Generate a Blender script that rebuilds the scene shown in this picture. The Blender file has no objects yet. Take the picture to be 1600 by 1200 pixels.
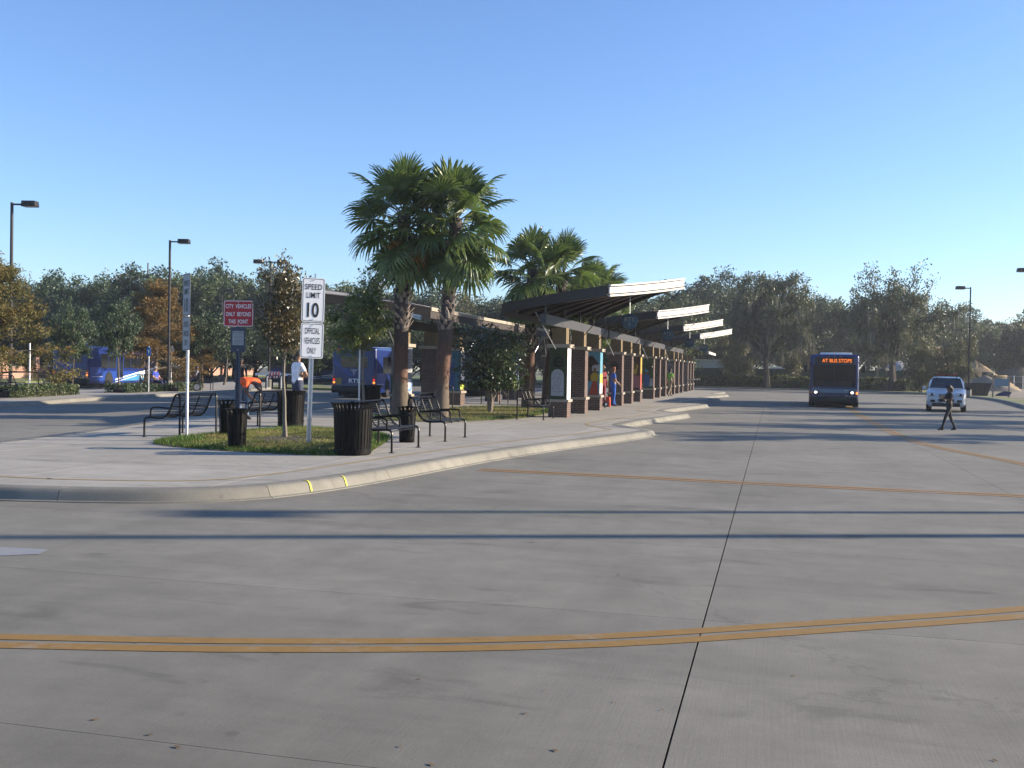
import bpy, bmesh, math, random
import numpy as np
from mathutils import Vector, Matrix, Euler

# ------------------------------------------------------------------ camera, sky, sun, exposure
SC = bpy.context.scene
COL = SC.collection
EYE = 1.8
FPX = 1600.0
HEAD = math.atan(408 / FPX)          # camera looks this far to the left of the road direction (+Y)
PITCH = math.atan(24 / FPX)
ROLL = math.radians(0.97)
cam = bpy.data.cameras.new('camera')
cam_ob = bpy.data.objects.new('camera', cam)
COL.objects.link(cam_ob)
cam.sensor_width = 36.0
cam.sensor_fit = 'HORIZONTAL'
cam.lens = 36.0
cam.clip_start = 0.05
cam.clip_end = 3000
CM = Matrix.Rotation(HEAD, 4, 'Z') @ Matrix.Rotation(math.pi / 2 - PITCH, 4, 'X') @ Matrix.Rotation(ROLL, 4, 'Z')
cam_ob.matrix_world = Matrix.Translation((0, 0, EYE)) @ CM
SC.camera = cam_ob

SUN_EL = 17.0
SUN_DIR = Vector((0.935 * math.cos(math.radians(SUN_EL)), 0.353 * math.cos(math.radians(SUN_EL)), math.sin(math.radians(SUN_EL)))).normalized()
world = bpy.data.worlds.new("World")
SC.world = world
world.use_nodes = True
wn = world.node_tree.nodes
wl = world.node_tree.links
bg = wn['Background']
sky = wn.new('ShaderNodeTexSky')
sky.sky_type = 'NISHITA'
sky.sun_disc = False
sky.sun_elevation = math.radians(SUN_EL)
sky.sun_rotation = math.atan2(SUN_DIR.x, SUN_DIR.y)
sky.altitude = 0
sky.air_density = 1.0
sky.dust_density = 0.25
sky.ozone_density = 3.0
bg.inputs['Strength'].default_value = 0.083
sky_tint = wn.new('ShaderNodeMix')      # the camera's richer blue
sky_tint.data_type = 'RGBA'
sky_tint.blend_type = 'MULTIPLY'
sky_tint.inputs['Factor'].default_value = 1.0
sky_tint.inputs[7].default_value = (1.0, 1.09, 1.33, 1)
wl.new(sky.outputs['Color'], sky_tint.inputs[6])
wl.new(sky_tint.outputs[2], bg.inputs['Color'])
sun = bpy.data.lights.new('sun', 'SUN')
sun.energy = 5.0
sun.angle = math.radians(0.53)
sun.color = (1.0, 0.86, 0.68)
sun_ob = bpy.data.objects.new('sun', sun)
COL.objects.link(sun_ob)
sun_ob.rotation_euler = (-SUN_DIR).to_track_quat('-Z', 'Y').to_euler()
SC.view_settings.view_transform = 'Standard'
SC.view_settings.look = 'None'
SC.view_settings.gamma = 1
SC.view_settings.use_curve_mapping = False
SC.view_settings.exposure = 1.2
SC.render.engine = 'CYCLES'
SC.cycles.max_bounces = 6
SC.cycles.transparent_max_bounces = 6
try:
    SC.cycles.use_denoising = True
except Exception:
    pass

# ------------------------------------------------------------------ helpers
PI = math.pi
R_ = math.radians
RNG = random.Random(7)


def ray(px, py):
    v = CM.to_3x3() @ Vector(((px - 800) / FPX, (600 - py) / FPX, -1))
    return v


def at(px, py, z=0.15):
    d = ray(px, py)
    t = (z - EYE) / d.z
    return Vector((d.x * t, d.y * t, z))


def hor(px):
    return 583 + 0.017 * (px - 1208)


def far(px, f, z=0.0):
    r = (px - 800) / FPX * f
    c, s = math.cos(HEAD), math.sin(HEAD)
    return Vector((r * c - f * s, r * s + f * c, z))


def zat(px, py, f):
    return EYE + (hor(px) - py) / FPX * f


def link(o, parent=None):
    COL.objects.link(o)
    if parent is not None:
        o.parent = parent
    return o


def tag(o, label=None, cat=None, group=None, kind=None):
    if label: o['label'] = label
    if cat: o['category'] = cat
    if group: o['group'] = group
    if kind: o['kind'] = kind
    return o


def thing(name, label, cat, loc=(0, 0, 0), rz=0.0, group=None, sc=1.0):
    o = bpy.data.objects.new(name, None)
    COL.objects.link(o)
    o.location = loc
    o.rotation_euler = (0, 0, rz)
    o.scale = (sc, sc, sc)
    o.empty_display_size = 0.3
    return tag(o, label, cat, group)


def kids(o):
    return [c for c in COL.objects if c.parent == o]


KID = {}


def copy_tree(o, parent=None):
    c = o.copy()
    COL.objects.link(c)
    if parent is not None: c.parent = parent
    for ch in o.children:
        copy_tree(ch, c)
    return c


def dup(o, loc, rz, label, sc=None):
    c = copy_tree(o)
    c.location = loc
    c.rotation_euler = (0, 0, rz)
    if sc: c.scale = (sc, sc, sc) if not hasattr(sc, '__len__') else sc
    c['label'] = label
    return c


class MB:
    def __init__(s):
        s.v = []; s.f = []; s.m = []

    def add(s, vs, fs, mi=0):
        n = len(s.v)
        s.v.extend([tuple(v) for v in vs])
        s.f.extend([tuple(i + n for i in f) for f in fs])
        s.m.extend([mi] * len(fs))
        return s

    def box(s, c, d, rz=0.0, mi=0, rx=0.0, ry=0.0, taper=1.0):
        M = Euler((rx, ry, rz)).to_matrix()
        vs = []
        for z in (-.5, .5):
            k = 1.0 if z < 0 else taper
            for x, y in ((-.5, -.5), (.5, -.5), (.5, .5), (-.5, .5)):
                vs.append(Vector(c) + M @ Vector((x * d[0] * k, y * d[1] * k, z * d[2])))
        return s.add(vs, [(3, 2, 1, 0), (4, 5, 6, 7), (0, 1, 5, 4), (1, 2, 6, 5), (2, 3, 7, 6), (3, 0, 4, 7)], mi)

    def tube(s, pts, r, n=8, mi=0, caps=True, square=False):
        pts = [Vector(p) for p in pts]
        rr = r if hasattr(r, '__len__') else [r] * len(pts)
        vs = []; fs = []
        prev = None
        for i, p in enumerate(pts):
            if i == 0: t = pts[1] - p
            elif i == len(pts) - 1: t = p - pts[i - 1]
            else: t = (pts[i + 1] - p).normalized() + (p - pts[i - 1]).normalized()
            if t.length < 1e-9: t = Vector((0, 0, 1))
            t.normalize()
            if prev is None:
                a = Vector((1, 0, 0)) if abs(t.x) < .8 else Vector((0, 1, 0))
                u = (a - t * a.dot(t)).normalized()
            else:
                u = prev - t * prev.dot(t)
                u = u.normalized() if u.length > 1e-6 else t.orthogonal().normalized()
            prev = u
            w = t.cross(u)
            for k in range(n):
                a = 2 * PI * (k + (.5 if n == 4 else 0)) / n
                vs.append(p + (u * math.cos(a) + w * math.sin(a)) * rr[i])
        for i in range(len(pts) - 1):
            for k in range(n):
                k2 = (k + 1) % n
                fs.append((i * n + k, i * n + k2, (i + 1) * n + k2, (i + 1) * n + k))
        if caps:
            fs.append(tuple(reversed(range(n))))
            fs.append(tuple(range((len(pts) - 1) * n, len(pts) * n)))
        return s.add(vs, fs, mi)

    def lathe(s, prof, n=16, c=(0, 0, 0), mi=0, axis='Z'):
        vs = []; fs = []
        for r, z in prof:
            for k in range(n):
                a = 2 * PI * k / n
                p = (r * math.cos(a), r * math.sin(a), z)
                if axis == 'X': p = (p[2], p[0], p[1])
                if axis == 'Y': p = (p[1], p[2], p[0])
                vs.append((p[0] + c[0], p[1] + c[1], p[2] + c[2]))
        for i in range(len(prof) - 1):
            for k in range(n):
                k2 = (k + 1) % n
                fs.append((i * n + k, i * n + k2, (i + 1) * n + k2, (i + 1) * n + k))
        fs.append(tuple(reversed(range(n))))
        fs.append(tuple(range((len(prof) - 1) * n, len(prof) * n)))
        return s.add(vs, fs, mi)

    def prism(s, poly, z0, z1, mi=0):
        n = len(poly)
        vs = [(p[0], p[1], z0) for p in poly] + [(p[0], p[1], z1) for p in poly]
        fs = [tuple(reversed(range(n))), tuple(range(n, 2 * n))]
        for k in range(n):
            k2 = (k + 1) % n
            fs.append((k, k2, n + k2, n + k))
        return s.add(vs, fs, mi)

    def slab(s, poly3, axis_vec, mi=0):
        """extrude a planar 3D polygon along a vector"""
        n = len(poly3)
        a = Vector(axis_vec)
        vs = [Vector(p) for p in poly3] + [Vector(p) + a for p in poly3]
        fs = [tuple(reversed(range(n))), tuple(range(n, 2 * n))]
        for k in range(n):
            k2 = (k + 1) % n
            fs.append((k, k2, n + k2, n + k))
        return s.add(vs, fs, mi)

    def ball(s, c, r, n=10, m=6, mi=0, sx=1, sy=1, sz=1):
        prof = []
        for i in range(m + 1):
            a = -PI / 2 + PI * i / m
            prof.append((max(1e-4, math.cos(a)), math.sin(a)))
        vs = []; fs = []
        for rr, z in prof:
            for k in range(n):
                a = 2 * PI * k / n
                vs.append((c[0] + r * sx * rr * math.cos(a), c[1] + r * sy * rr * math.sin(a), c[2] + r * sz * z))
        for i in range(m):
            for k in range(n):
                k2 = (k + 1) % n
                fs.append((i * n + k, i * n + k2, (i + 1) * n + k2, (i + 1) * n + k))
        return s.add(vs, fs, mi)

    def mesh(s, name, mats, smooth=False):
        me = bpy.data.meshes.new(name)
        me.from_pydata(s.v, [], s.f)
        for m in (mats if isinstance(mats, (list, tuple)) else [mats]):
            me.materials.append(m)
        me.polygons.foreach_set('material_index', s.m)
        if smooth: me.polygons.foreach_set('use_smooth', [True] * len(s.f))
        bm = bmesh.new(); bm.from_mesh(me)
        bmesh.ops.recalc_face_normals(bm, faces=bm.faces)
        bm.to_mesh(me); bm.free()
        if smooth: me.set_sharp_from_angle(angle=R_(40))
        me.update()
        return me

    def build(s, name, mats, parent=None, smooth=False, loc=None, rz=None, bevel=0, seg=2):
        me = s.mesh(name, mats, smooth)
        if bevel:
            bm = bmesh.new(); bm.from_mesh(me)
            bmesh.ops.remove_doubles(bm, verts=bm.verts, dist=1e-5)
            ed = [e for e in bm.edges if len(e.link_faces) == 2 and e.calc_face_angle(0) > R_(30)]
            bmesh.ops.bevel(bm, geom=ed, offset=bevel, segments=seg, profile=.5, affect='EDGES', clamp_overlap=True)
            bm.to_mesh(me); bm.free()
            me.polygons.foreach_set('use_smooth', [True] * len(me.polygons))
            me.set_sharp_from_angle(angle=R_(32))
        o = bpy.data.objects.new(name, me)
        link(o, parent)
        if loc is not None: o.location = loc
        if rz is not None: o.rotation_euler = (0, 0, rz)
        return o


def put(name, me, parent=None, loc=(0, 0, 0), rot=(0, 0, 0), sc=None):
    o = bpy.data.objects.new(name, me)
    link(o, parent)
    o.location = loc
    o.rotation_euler = rot
    if sc is not None: o.scale = sc if hasattr(sc, '__len__') else (sc, sc, sc)
    return o


def np_mesh(name, verts, faces, mats, mi=None, smooth=False):
    """fast mesh from numpy arrays (all faces same size)"""
    me = bpy.data.meshes.new(name)
    nv, nf, k = len(verts), len(faces), faces.shape[1]
    me.vertices.add(nv); me.vertices.foreach_set('co', verts.astype(np.float32).ravel())
    me.loops.add(nf * k); me.loops.foreach_set('vertex_index', faces.astype(np.int32).ravel())
    me.polygons.add(nf)
    me.polygons.foreach_set('loop_start', np.arange(0, nf * k, k, dtype=np.int32))
    for m in (mats if isinstance(mats, (list, tuple)) else [mats]): me.materials.append(m)
    if mi is not None: me.polygons.foreach_set('material_index', np.asarray(mi, dtype=np.int32))
    me.update(calc_edges=True)
    me.validate()
    return me


# ------------------------------------------------------------------ text
_txt = {}


def text_mesh(body, mat, bold=0.0, depth=0.0):
    key = (body, mat.name, bold, depth)
    if key in _txt: return _txt[key]
    cu = bpy.data.curves.new('lettering', 'FONT')
    cu.body = body
    cu.size = 1.0
    cu.offset = bold
    cu.extrude = depth
    cu.align_x = 'CENTER'
    cu.align_y = 'CENTER'
    ob = bpy.data.objects.new('lettering', cu)
    COL.objects.link(ob)
    dg = bpy.context.evaluated_depsgraph_get()
    dg.update()
    me = bpy.data.meshes.new_from_object(ob.evaluated_get(dg))
    bpy.data.objects.remove(ob)
    bpy.data.curves.remove(cu)
    me.materials.clear()
    me.materials.append(mat)
    co = np.zeros(len(me.vertices) * 3, dtype=np.float32)
    me.vertices.foreach_get('co', co)
    co = co.reshape(-1, 3)
    lo, hi = co.min(0), co.max(0)
    co[:, :2] -= (lo[:2] + hi[:2]) / 2
    me.vertices.foreach_set('co', co.ravel())
    me.update()
    _txt[key] = (me, hi[0] - lo[0], hi[1] - lo[1])
    return _txt[key]


def lettering(body, mat, parent, loc, w=None, h=None, face='-Y', bold=0.01, name='lettering', tilt=0):
    """flat text; w / h are the outside size in metres; face is the way it looks in the parent's space"""
    me, tw, th = text_mesh(body, mat, bold)
    sx = w / tw if w else h / th
    sy = h / th if h else sx
    o = put(name, me, parent, loc)
    rz = {'-Y': 0, '+X': PI / 2, '+Y': PI, '-X': -PI / 2}[face]
    o.rotation_euler = Euler((PI / 2, 0, rz))
    o.scale = (sx, sy, 1)
    return o


# ------------------------------------------------------------------ materials
def _nodes(name):
    m = bpy.data.materials.new(name)
    m.use_nodes = True
    nt = m.node_tree
    return m, nt.nodes, nt.links, nt.nodes['Principled BSDF']


def ramp(n, l, src, stops):
    r = n.new('ShaderNodeValToRGB')
    e = r.color_ramp.elements
    while len(e) < len(stops): e.new(.5)
    for i, (p, c) in enumerate(stops):
        e[i].position = p
        e[i].color = (*c, 1) if len(c) == 3 else c
    l.new(src, r.inputs['Fac'])
    return r


def noise(n, l, vec, scale, detail=4, rough=.55, dist=0):
    t = n.new('ShaderNodeTexNoise')
    t.inputs['Scale'].default_value = scale
    t.inputs['Detail'].default_value = detail
    t.inputs['Roughness'].default_value = rough
    t.inputs['Distortion'].default_value = dist
    if vec is not None: l.new(vec, t.inputs['Vector'])
    return t


def mixc(n, l, fac, a, b, mode='MIX'):
    m = n.new('ShaderNodeMix')
    m.data_type = 'RGBA'
    m.blend_type = mode
    for s, v in ((m.inputs['Factor'], fac), (m.inputs[6], a), (m.inputs[7], b)):
        if isinstance(v, (int, float)): s.default_value = v
        elif isinstance(v, (tuple, list)): s.default_value = (*v, 1)
        else: l.new(v, s)
    return m.outputs[2]


def bump(n, l, p, src, strength, dist=.01):
    b = n.new('ShaderNodeBump')
    b.inputs['Strength'].default_value = strength
    b.inputs['Distance'].default_value = dist
    l.new(src, b.inputs['Height'])
    l.new(b.outputs['Normal'], p.inputs['Normal'])


def mat(name, c, rough=.6, metal=0.0, var=.16, scale=6, bmp=0.0, bscale=80, coat=0.0, spec=.5, grime=0.0):
    m, n, l, p = _nodes(name)
    tc = n.new('ShaderNodeTexCoord')
    nz = noise(n, l, tc.outputs['Object'], scale, 5, .6)
    lo = tuple(x * (1 - var) for x in c); hi = tuple(min(1, x * (1 + var)) for x in c)
    r = ramp(n, l, nz.outputs['Fac'], [(.3, lo), (.7, hi)])
    colr = r.outputs['Color']
    if grime:
        g = noise(n, l, tc.outputs['Object'], scale * 2.7, 8, .7)
        gr = ramp(n, l, g.outputs['Fac'], [(.52, (0, 0, 0)), (.72, (1, 1, 1))])
        f = n.new('ShaderNodeMath'); f.operation = 'MULTIPLY'; f.inputs[1].default_value = grime
        l.new(gr.outputs['Color'], f.inputs[0])
        colr = mixc(n, l, f.outputs[0], colr, (.06, .05, .04))
    l.new(colr, p.inputs['Base Color'])
    p.inputs['Roughness'].default_value = rough
    rr = n.new('ShaderNodeMapRange')
    rr.inputs['To Min'].default_value = max(0.02, rough - .08); rr.inputs['To Max'].default_value = min(1, rough + .1)
    l.new(nz.outputs['Fac'], rr.inputs['Value']); l.new(rr.outputs[0], p.inputs['Roughness'])
    p.inputs['Metallic'].default_value = metal
    p.inputs['Specular IOR Level'].default_value = spec
    if coat:
        p.inputs['Coat Weight'].default_value = coat
        p.inputs['Coat Roughness'].default_value = .08
    if bmp:
        b2 = noise(n, l, tc.outputs['Object'], bscale, 6, .6)
        bump(n, l, p, b2.outputs['Fac'], bmp)
    return m


def emit(name, c, s, base=(0.02, 0.02, 0.02)):
    m, n, l, p = _nodes(name)
    p.inputs['Base Color'].default_value = (*base, 1)
    p.inputs['Emission Color'].default_value = (*c, 1)
    p.inputs['Emission Strength'].default_value = s
    p.inputs['Roughness'].default_value = .4
    return m


def concrete(name, lo, hi, stain=.5, broom=True, rnd=.1, bmp=.25):
    m, n, l, p = _nodes(name)
    g = n.new('ShaderNodeNewGeometry')
    pos = g.outputs['Position']
    a = noise(n, l, pos, .35, 6, .6, .4)
    b = noise(n, l, pos, 2.3, 8, .7)
    fine = noise(n, l, pos, 60, 3, .7)
    base = ramp(n, l, a.outputs['Fac'], [(.3, lo), (.7, hi)]).outputs['Color']
    mot = ramp(n, l, b.outputs['Fac'], [(.25, (.82, .82, .82)), (.75, (1.12, 1.12, 1.12))]).outputs['Color']
    base = mixc(n, l, 1.0, base, mot, 'MULTIPLY')
    fm = ramp(n, l, fine.outputs['Fac'], [(.3, (.86, .86, .86)), (.7, (1.12, 1.12, 1.12))]).outputs['Color']
    base = mixc(n, l, .8, base, fm, 'MULTIPLY')
    # long tyre and drip stains that run across the paving
    mp = n.new('ShaderNodeMapping'); mp.inputs['Scale'].default_value = (.22, 1.3, 1); mp.inputs['Rotation'].default_value = (0, 0, R_(-14))
    l.new(pos, mp.inputs['Vector'])
    st = noise(n, l, mp.outputs['Vector'], 1.1, 7, .62, .6)
    sr = ramp(n, l, st.outputs['Fac'], [(.47, (0, 0, 0)), (.74, (1, 1, 1))])
    mp2 = n.new('ShaderNodeMapping'); mp2.inputs['Scale'].default_value = (1.1, .16, 1); mp2.inputs['Rotation'].default_value = (0, 0, R_(8))
    l.new(pos, mp2.inputs['Vector'])
    st2 = noise(n, l, mp2.outputs['Vector'], .8, 7, .62, .5)
    sr2 = ramp(n, l, st2.outputs['Fac'], [(.5, (0, 0, 0)), (.8, (1, 1, 1))])
    both = mixc(n, l, .5, sr.outputs['Color'], sr2.outputs['Color'])
    f = n.new('ShaderNodeMath'); f.operation = 'MULTIPLY'; f.inputs[1].default_value = stain
    l.new(both, f.inputs[0])
    base = mixc(n, l, f.outputs[0], base, tuple(x * .42 for x in lo))
    # oil drips, smudges and a few hairline cracks
    vo = n.new('ShaderNodeTexVoronoi'); vo.inputs['Scale'].default_value = 2.6; vo.inputs['Randomness'].default_value = 1
    wv = noise(n, l, pos, 7, 3, .6)
    wm = mixc(n, l, .06, pos, wv.outputs['Color'])
    l.new(wm, vo.inputs['Vector'])
    vr = ramp(n, l, vo.outputs['Distance'], [(.0, (1, 1, 1)), (.07, (.8, .8, .8)), (.12, (0, 0, 0))])
    vn = noise(n, l, pos, .55, 3, .6)
    vg = ramp(n, l, vn.outputs['Fac'], [(.50, (0, 0, 0)), (.62, (.6, .6, .6))])
    spot = mixc(n, l, 1.0, vr.outputs['Color'], vg.outputs['Color'], 'MULTIPLY')
    base = mixc(n, l, spot, base, (.05, .048, .045))
    mp4 = n.new('ShaderNodeMapping'); mp4.inputs['Scale'].default_value = (.45, 1.5, 1); mp4.inputs['Rotation'].default_value = (0, 0, R_(-17)); mp4.inputs['Location'].default_value = (3.3, 1.7, 0)
    l.new(pos, mp4.inputs['Vector'])
    sm = noise(n, l, mp4.outputs['Vector'], 1.3, 5, .55, .8)
    smr = ramp(n, l, sm.outputs['Fac'], [(.60, (0, 0, 0)), (.70, (.38, .38, .38))])
    base = mixc(n, l, smr.outputs['Color'], base, tuple(x * .35 for x in lo))
    vc = n.new('ShaderNodeTexVoronoi'); vc.feature = 'DISTANCE_TO_EDGE'; vc.inputs['Scale'].default_value = .23
    wc = noise(n, l, pos, 1.6, 6, .7)
    l.new(mixc(n, l, .55, pos, wc.outputs['Color']), vc.inputs['Vector'])
    vcr = ramp(n, l, vc.outputs['Distance'], [(.0, (.26, .26, .26)), (.0016, (.18, .18, .18)), (.0032, (0, 0, 0))])
    cg = noise(n, l, pos, .22, 2, .5)
    cgr = ramp(n, l, cg.outputs['Fac'], [(.50, (0, 0, 0)), (.56, (1, 1, 1))])
    base = mixc(n, l, mixc(n, l, 1.0, vcr.outputs['Color'], cgr.outputs['Color'], 'MULTIPLY'), base, (.04, .038, .035))
    oi = n.new('ShaderNodeObjectInfo')
    om = n.new('ShaderNodeMapRange'); om.inputs['To Min'].default_value = 1 - rnd; om.inputs['To Max'].default_value = 1 + rnd
    l.new(oi.outputs['Random'], om.inputs['Value'])
    hsv = n.new('ShaderNodeHueSaturation')
    l.new(base, hsv.inputs['Color']); l.new(om.outputs[0], hsv.inputs['Value'])
    l.new(hsv.outputs['Color'], p.inputs['Base Color'])
    p.inputs['Roughness'].default_value = .86
    p.inputs['Specular IOR Level'].default_value = .35
    h = fine.outputs['Fac']
    if broom:
        mp3 = n.new('ShaderNodeMapping'); mp3.inputs['Scale'].default_value = (70, 1.2, 1)
        l.new(pos, mp3.inputs['Vector'])
        bn = noise(n, l, mp3.outputs['Vector'], 1.0, 3, .6)
        h = mixc(n, l, .55, fine.outputs['Fac'], bn.outputs['Fac'])
    bump(n, l, p, h, bmp, .006)
    return m


def brick(name, c1=(.20, .085, .055), c2=(.12, .055, .04), mortar=(.30, .26, .22), w=.215, h=.075):
    m, n, l, p = _nodes(name)
    tc = n.new('ShaderNodeTexCoord')
    sp = n.new('ShaderNodeSeparateXYZ'); l.new(tc.outputs['Object'], sp.inputs[0])
    ad = n.new('ShaderNodeMath'); ad.operation = 'ADD'
    l.new(sp.outputs[0], ad.inputs[0]); l.new(sp.outputs[1], ad.inputs[1])
    cb = n.new('ShaderNodeCombineXYZ'); l.new(ad.outputs[0], cb.inputs[0]); l.new(sp.outputs[2], cb.inputs[1])
    bt = n.new('ShaderNodeTexBrick')
    bt.inputs['Scale'].default_value = 1
    bt.inputs['Brick Width'].default_value = w
    bt.inputs['Row Height'].default_value = h
    bt.inputs['Mortar Size'].default_value = .008
    bt.inputs['Color1'].default_value = (*c1, 1); bt.inputs['Color2'].default_value = (*c2, 1); bt.inputs['Mortar'].default_value = (*mortar, 1)
    l.new(cb.outputs[0], bt.inputs['Vector'])
    nz = noise(n, l, tc.outputs['Object'], 9, 6, .65)
    v = ramp(n, l, nz.outputs['Fac'], [(.3, (.72, .72, .72)), (.7, (1.2, 1.2, 1.2))])
    l.new(mixc(n, l, 1.0, bt.outputs['Color'], v.outputs['Color'], 'MULTIPLY'), p.inputs['Base Color'])
    p.inputs['Roughness'].default_value = .85
    iv = n.new('ShaderNodeMath'); iv.operation = 'SUBTRACT'; iv.inputs[0].default_value = 1; l.new(bt.outputs['Fac'], iv.inputs[1])
    bump(n, l, p, iv.outputs[0], .6, .008)
    return m


def leafmat(name, cols, trans=.35, rough=.5, scale=1.3, spec=.4):
    m, n, l, p = _nodes(name)
    tc = n.new('ShaderNodeTexCoord')
    nz = noise(n, l, tc.outputs['Object'], scale, 4, .7)
    oi = n.new('ShaderNodeObjectInfo')
    k = len(cols)
    r = ramp(n, l, nz.outputs['Fac'], [(.28 + .44 * i / (k - 1), c) for i, c in enumerate(cols)])
    fn = noise(n, l, tc.outputs['Object'], scale * 14, 2, .6)
    fr = ramp(n, l, fn.outputs['Fac'], [(.3, (.7, .7, .7)), (.7, (1.3, 1.3, 1.3))])
    c = mixc(n, l, 1.0, r.outputs['Color'], fr.outputs['Color'], 'MULTIPLY')
    om = n.new('ShaderNodeMapRange'); om.inputs['To Min'].default_value = .8; om.inputs['To Max'].default_value = 1.22
    l.new(oi.outputs['Random'], om.inputs['Value'])
    hs = n.new('ShaderNodeHueSaturation'); l.new(c, hs.inputs['Color']); l.new(om.outputs[0], hs.inputs['Value'])
    l.new(hs.outputs['Color'], p.inputs['Base Color'])
    p.inputs['Roughness'].default_value = rough
    p.inputs['Specular IOR Level'].default_value = spec
    tr = n.new('ShaderNodeBsdfTranslucent'); l.new(hs.outputs['Color'], tr.inputs['Color'])
    mx = n.new('ShaderNodeMixShader'); mx.inputs[0].default_value = trans
    l.new(p.outputs[0], mx.inputs[1]); l.new(tr.outputs[0], mx.inputs[2])
    l.new(mx.outputs[0], n['Material Output'].inputs['Surface'])
    return m


def zramp_mat(name, stops, rough=.8, nscale=9, bmp=.5, bscale=40, jit=.25, stretch=(1, 1, 1)):
    """bark whose own colour changes with height (z in object metres)"""
    m, n, l, p = _nodes(name)
    tc = n.new('ShaderNodeTexCoord')
    sp = n.new('ShaderNodeSeparateXYZ'); l.new(tc.outputs['Object'], sp.inputs[0])
    mp = n.new('ShaderNodeMapping'); mp.inputs['Scale'].default_value = stretch; l.new(tc.outputs['Object'], mp.inputs['Vector'])
    nz = noise(n, l, mp.outputs['Vector'], nscale, 6, .7)
    zmax = stops[-1][0]
    a = n.new('ShaderNodeMath'); a.operation = 'MULTIPLY_ADD'
    l.new(nz.outputs['Fac'], a.inputs[0]); a.inputs[1].default_value = jit * 2; l.new(sp.outputs[2], a.inputs[2])
    d = n.new('ShaderNodeMath'); d.operation = 'DIVIDE'; d.inputs[1].default_value = zmax + jit; l.new(a.outputs[0], d.inputs[0])
    r = ramp(n, l, d.outputs[0], [((z + jit) / (zmax + jit), c) for z, c in stops])
    v = ramp(n, l, nz.outputs['Fac'], [(.3, (.6, .6, .6)), (.7, (1.35, 1.35, 1.35))])
    l.new(mixc(n, l, 1.0, r.outputs['Color'], v.outputs['Color'], 'MULTIPLY'), p.inputs['Base Color'])
    p.inputs['Roughness'].default_value = rough
    b2 = noise(n, l, mp.outputs['Vector'], bscale, 5, .7)
    bump(n, l, p, b2.outputs['Fac'], bmp, .02)
    return m


def worn_paint(name, c, wear=.45):
    m, n, l, p = _nodes(name)
    g = n.new('ShaderNodeNewGeometry')
    a = noise(n, l, g.outputs['Position'], 9, 8, .75)
    b = noise(n, l, g.outputs['Position'], 1.2, 3, .6)
    s = n.new('ShaderNodeMath'); s.operation = 'ADD'; l.new(a.outputs['Fac'], s.inputs[0]); l.new(b.outputs['Fac'], s.inputs[1])
    r = ramp(n, l, s.outputs[0], [(0, (0, 0, 0)), (1.0, (1, 1, 1))])
    hf = n.new('ShaderNodeMath'); hf.operation = 'MULTIPLY'; hf.inputs[1].default_value = .5; l.new(s.outputs[0], hf.inputs[0])
    l.new(hf.outputs[0], r.inputs['Fac'])
    r.color_ramp.elements[0].position = .62 - wear * .16; r.color_ramp.elements[1].position = .70 - wear * .1
    h = n.new('ShaderNodeMath'); h.operation = 'MULTIPLY'; h.inputs[1].default_value = wear; l.new(r.outputs['Color'], h.inputs[0])
    v = ramp(n, l, a.outputs['Fac'], [(.3, tuple(x * .78 for x in c)), (.7, c)])
    l.new(mixc(n, l, h.outputs[0], v.outputs['Color'], (.25, .24, .22)), p.inputs['Base Color'])
    p.inputs['Roughness'].default_value = .7
    return m


M = {}
M['road'] = concrete('road concrete', (.155, .147, .120), (.220, .207, .172), .58, True, .05)
M['walk'] = concrete('platform concrete', (.285, .264, .222), (.365, .34, .292), .3, True, .05, .2)
M['kerb'] = concrete('kerb concrete', (.165, .157, .132), (.215, .205, .172), .45, False, .06, .2)
M['joint'] = mat('joint filler', (.035, .033, .03), .9)
M['asphalt'] = concrete('left road asphalt', (.15, .14, .117), (.22, .203, .172), .45, False, .03)
M['yellow'] = worn_paint('yellow road paint', (.27, .152, .028), .5)
M['yellow_faint'] = worn_paint('faded yellow paint', (.30, .16, .035), .6)
M['ochre'] = worn_paint('ochre platform line', (.36, .27, .12), .6)
M['white_paint'] = worn_paint('worn white paint', (.25, .255, .27), .9)
M['spray'] = mat('yellow spray paint', (.46, .44, .06), .7)
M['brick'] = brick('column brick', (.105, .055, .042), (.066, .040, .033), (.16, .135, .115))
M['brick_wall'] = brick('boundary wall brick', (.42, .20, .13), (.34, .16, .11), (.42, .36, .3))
M['stone'] = mat('cast stone', (.30, .26, .205), .8, var=.12, bmp=.2)
M['tan'] = mat('tan stucco', (.155, .112, .06), .85, var=.1, bmp=.25, bscale=120)
M['steel_dark'] = mat('dark bronze steel', (.018, .015, .016), .5, .3)
M['steel_grey'] = mat('grey painted steel', (.035, .035, .040), .55, .2)
M['fascia'] = mat('white painted fascia', (.50, .475, .44), .5, 0, var=.04)
M['cream'] = mat('cream eave trim', (.30, .26, .20), .6, var=.06)
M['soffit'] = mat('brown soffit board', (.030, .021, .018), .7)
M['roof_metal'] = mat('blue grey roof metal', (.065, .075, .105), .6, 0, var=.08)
M['black_metal'] = mat('black powder coat', (.0035, .0035, .004), .34, 0, var=.25, spec=.22)
M['bin_black'] = mat('bin black paint', (.004, .0038, .0038), .45, 0, var=.3, spec=.12)
M['galv'] = mat('galvanised steel', (.48, .49, .51), .42, .75, var=.14, scale=14)
M['sign_white'] = mat('white sign sheeting', (.80, .80, .80), .45, 0, var=.03)
M['sign_shaded'] = mat('shaded white sign sheeting', (.27, .27, .285), .6, 0, var=.06)  # white sheeting, with the shade on the edge-on plates put into its colour
M['sign_grey'] = mat('grey sign back', (.36, .37, .39), .45, .5)
M['sign_red'] = mat('red sign sheeting', (.36, .005, .015), .45, 0, var=.06)
M['sign_blue'] = mat('blue grey panel', (.03, .04, .07), .5)
M['black_ink'] = mat('black lettering', (.012, .012, .013), .6)
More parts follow.
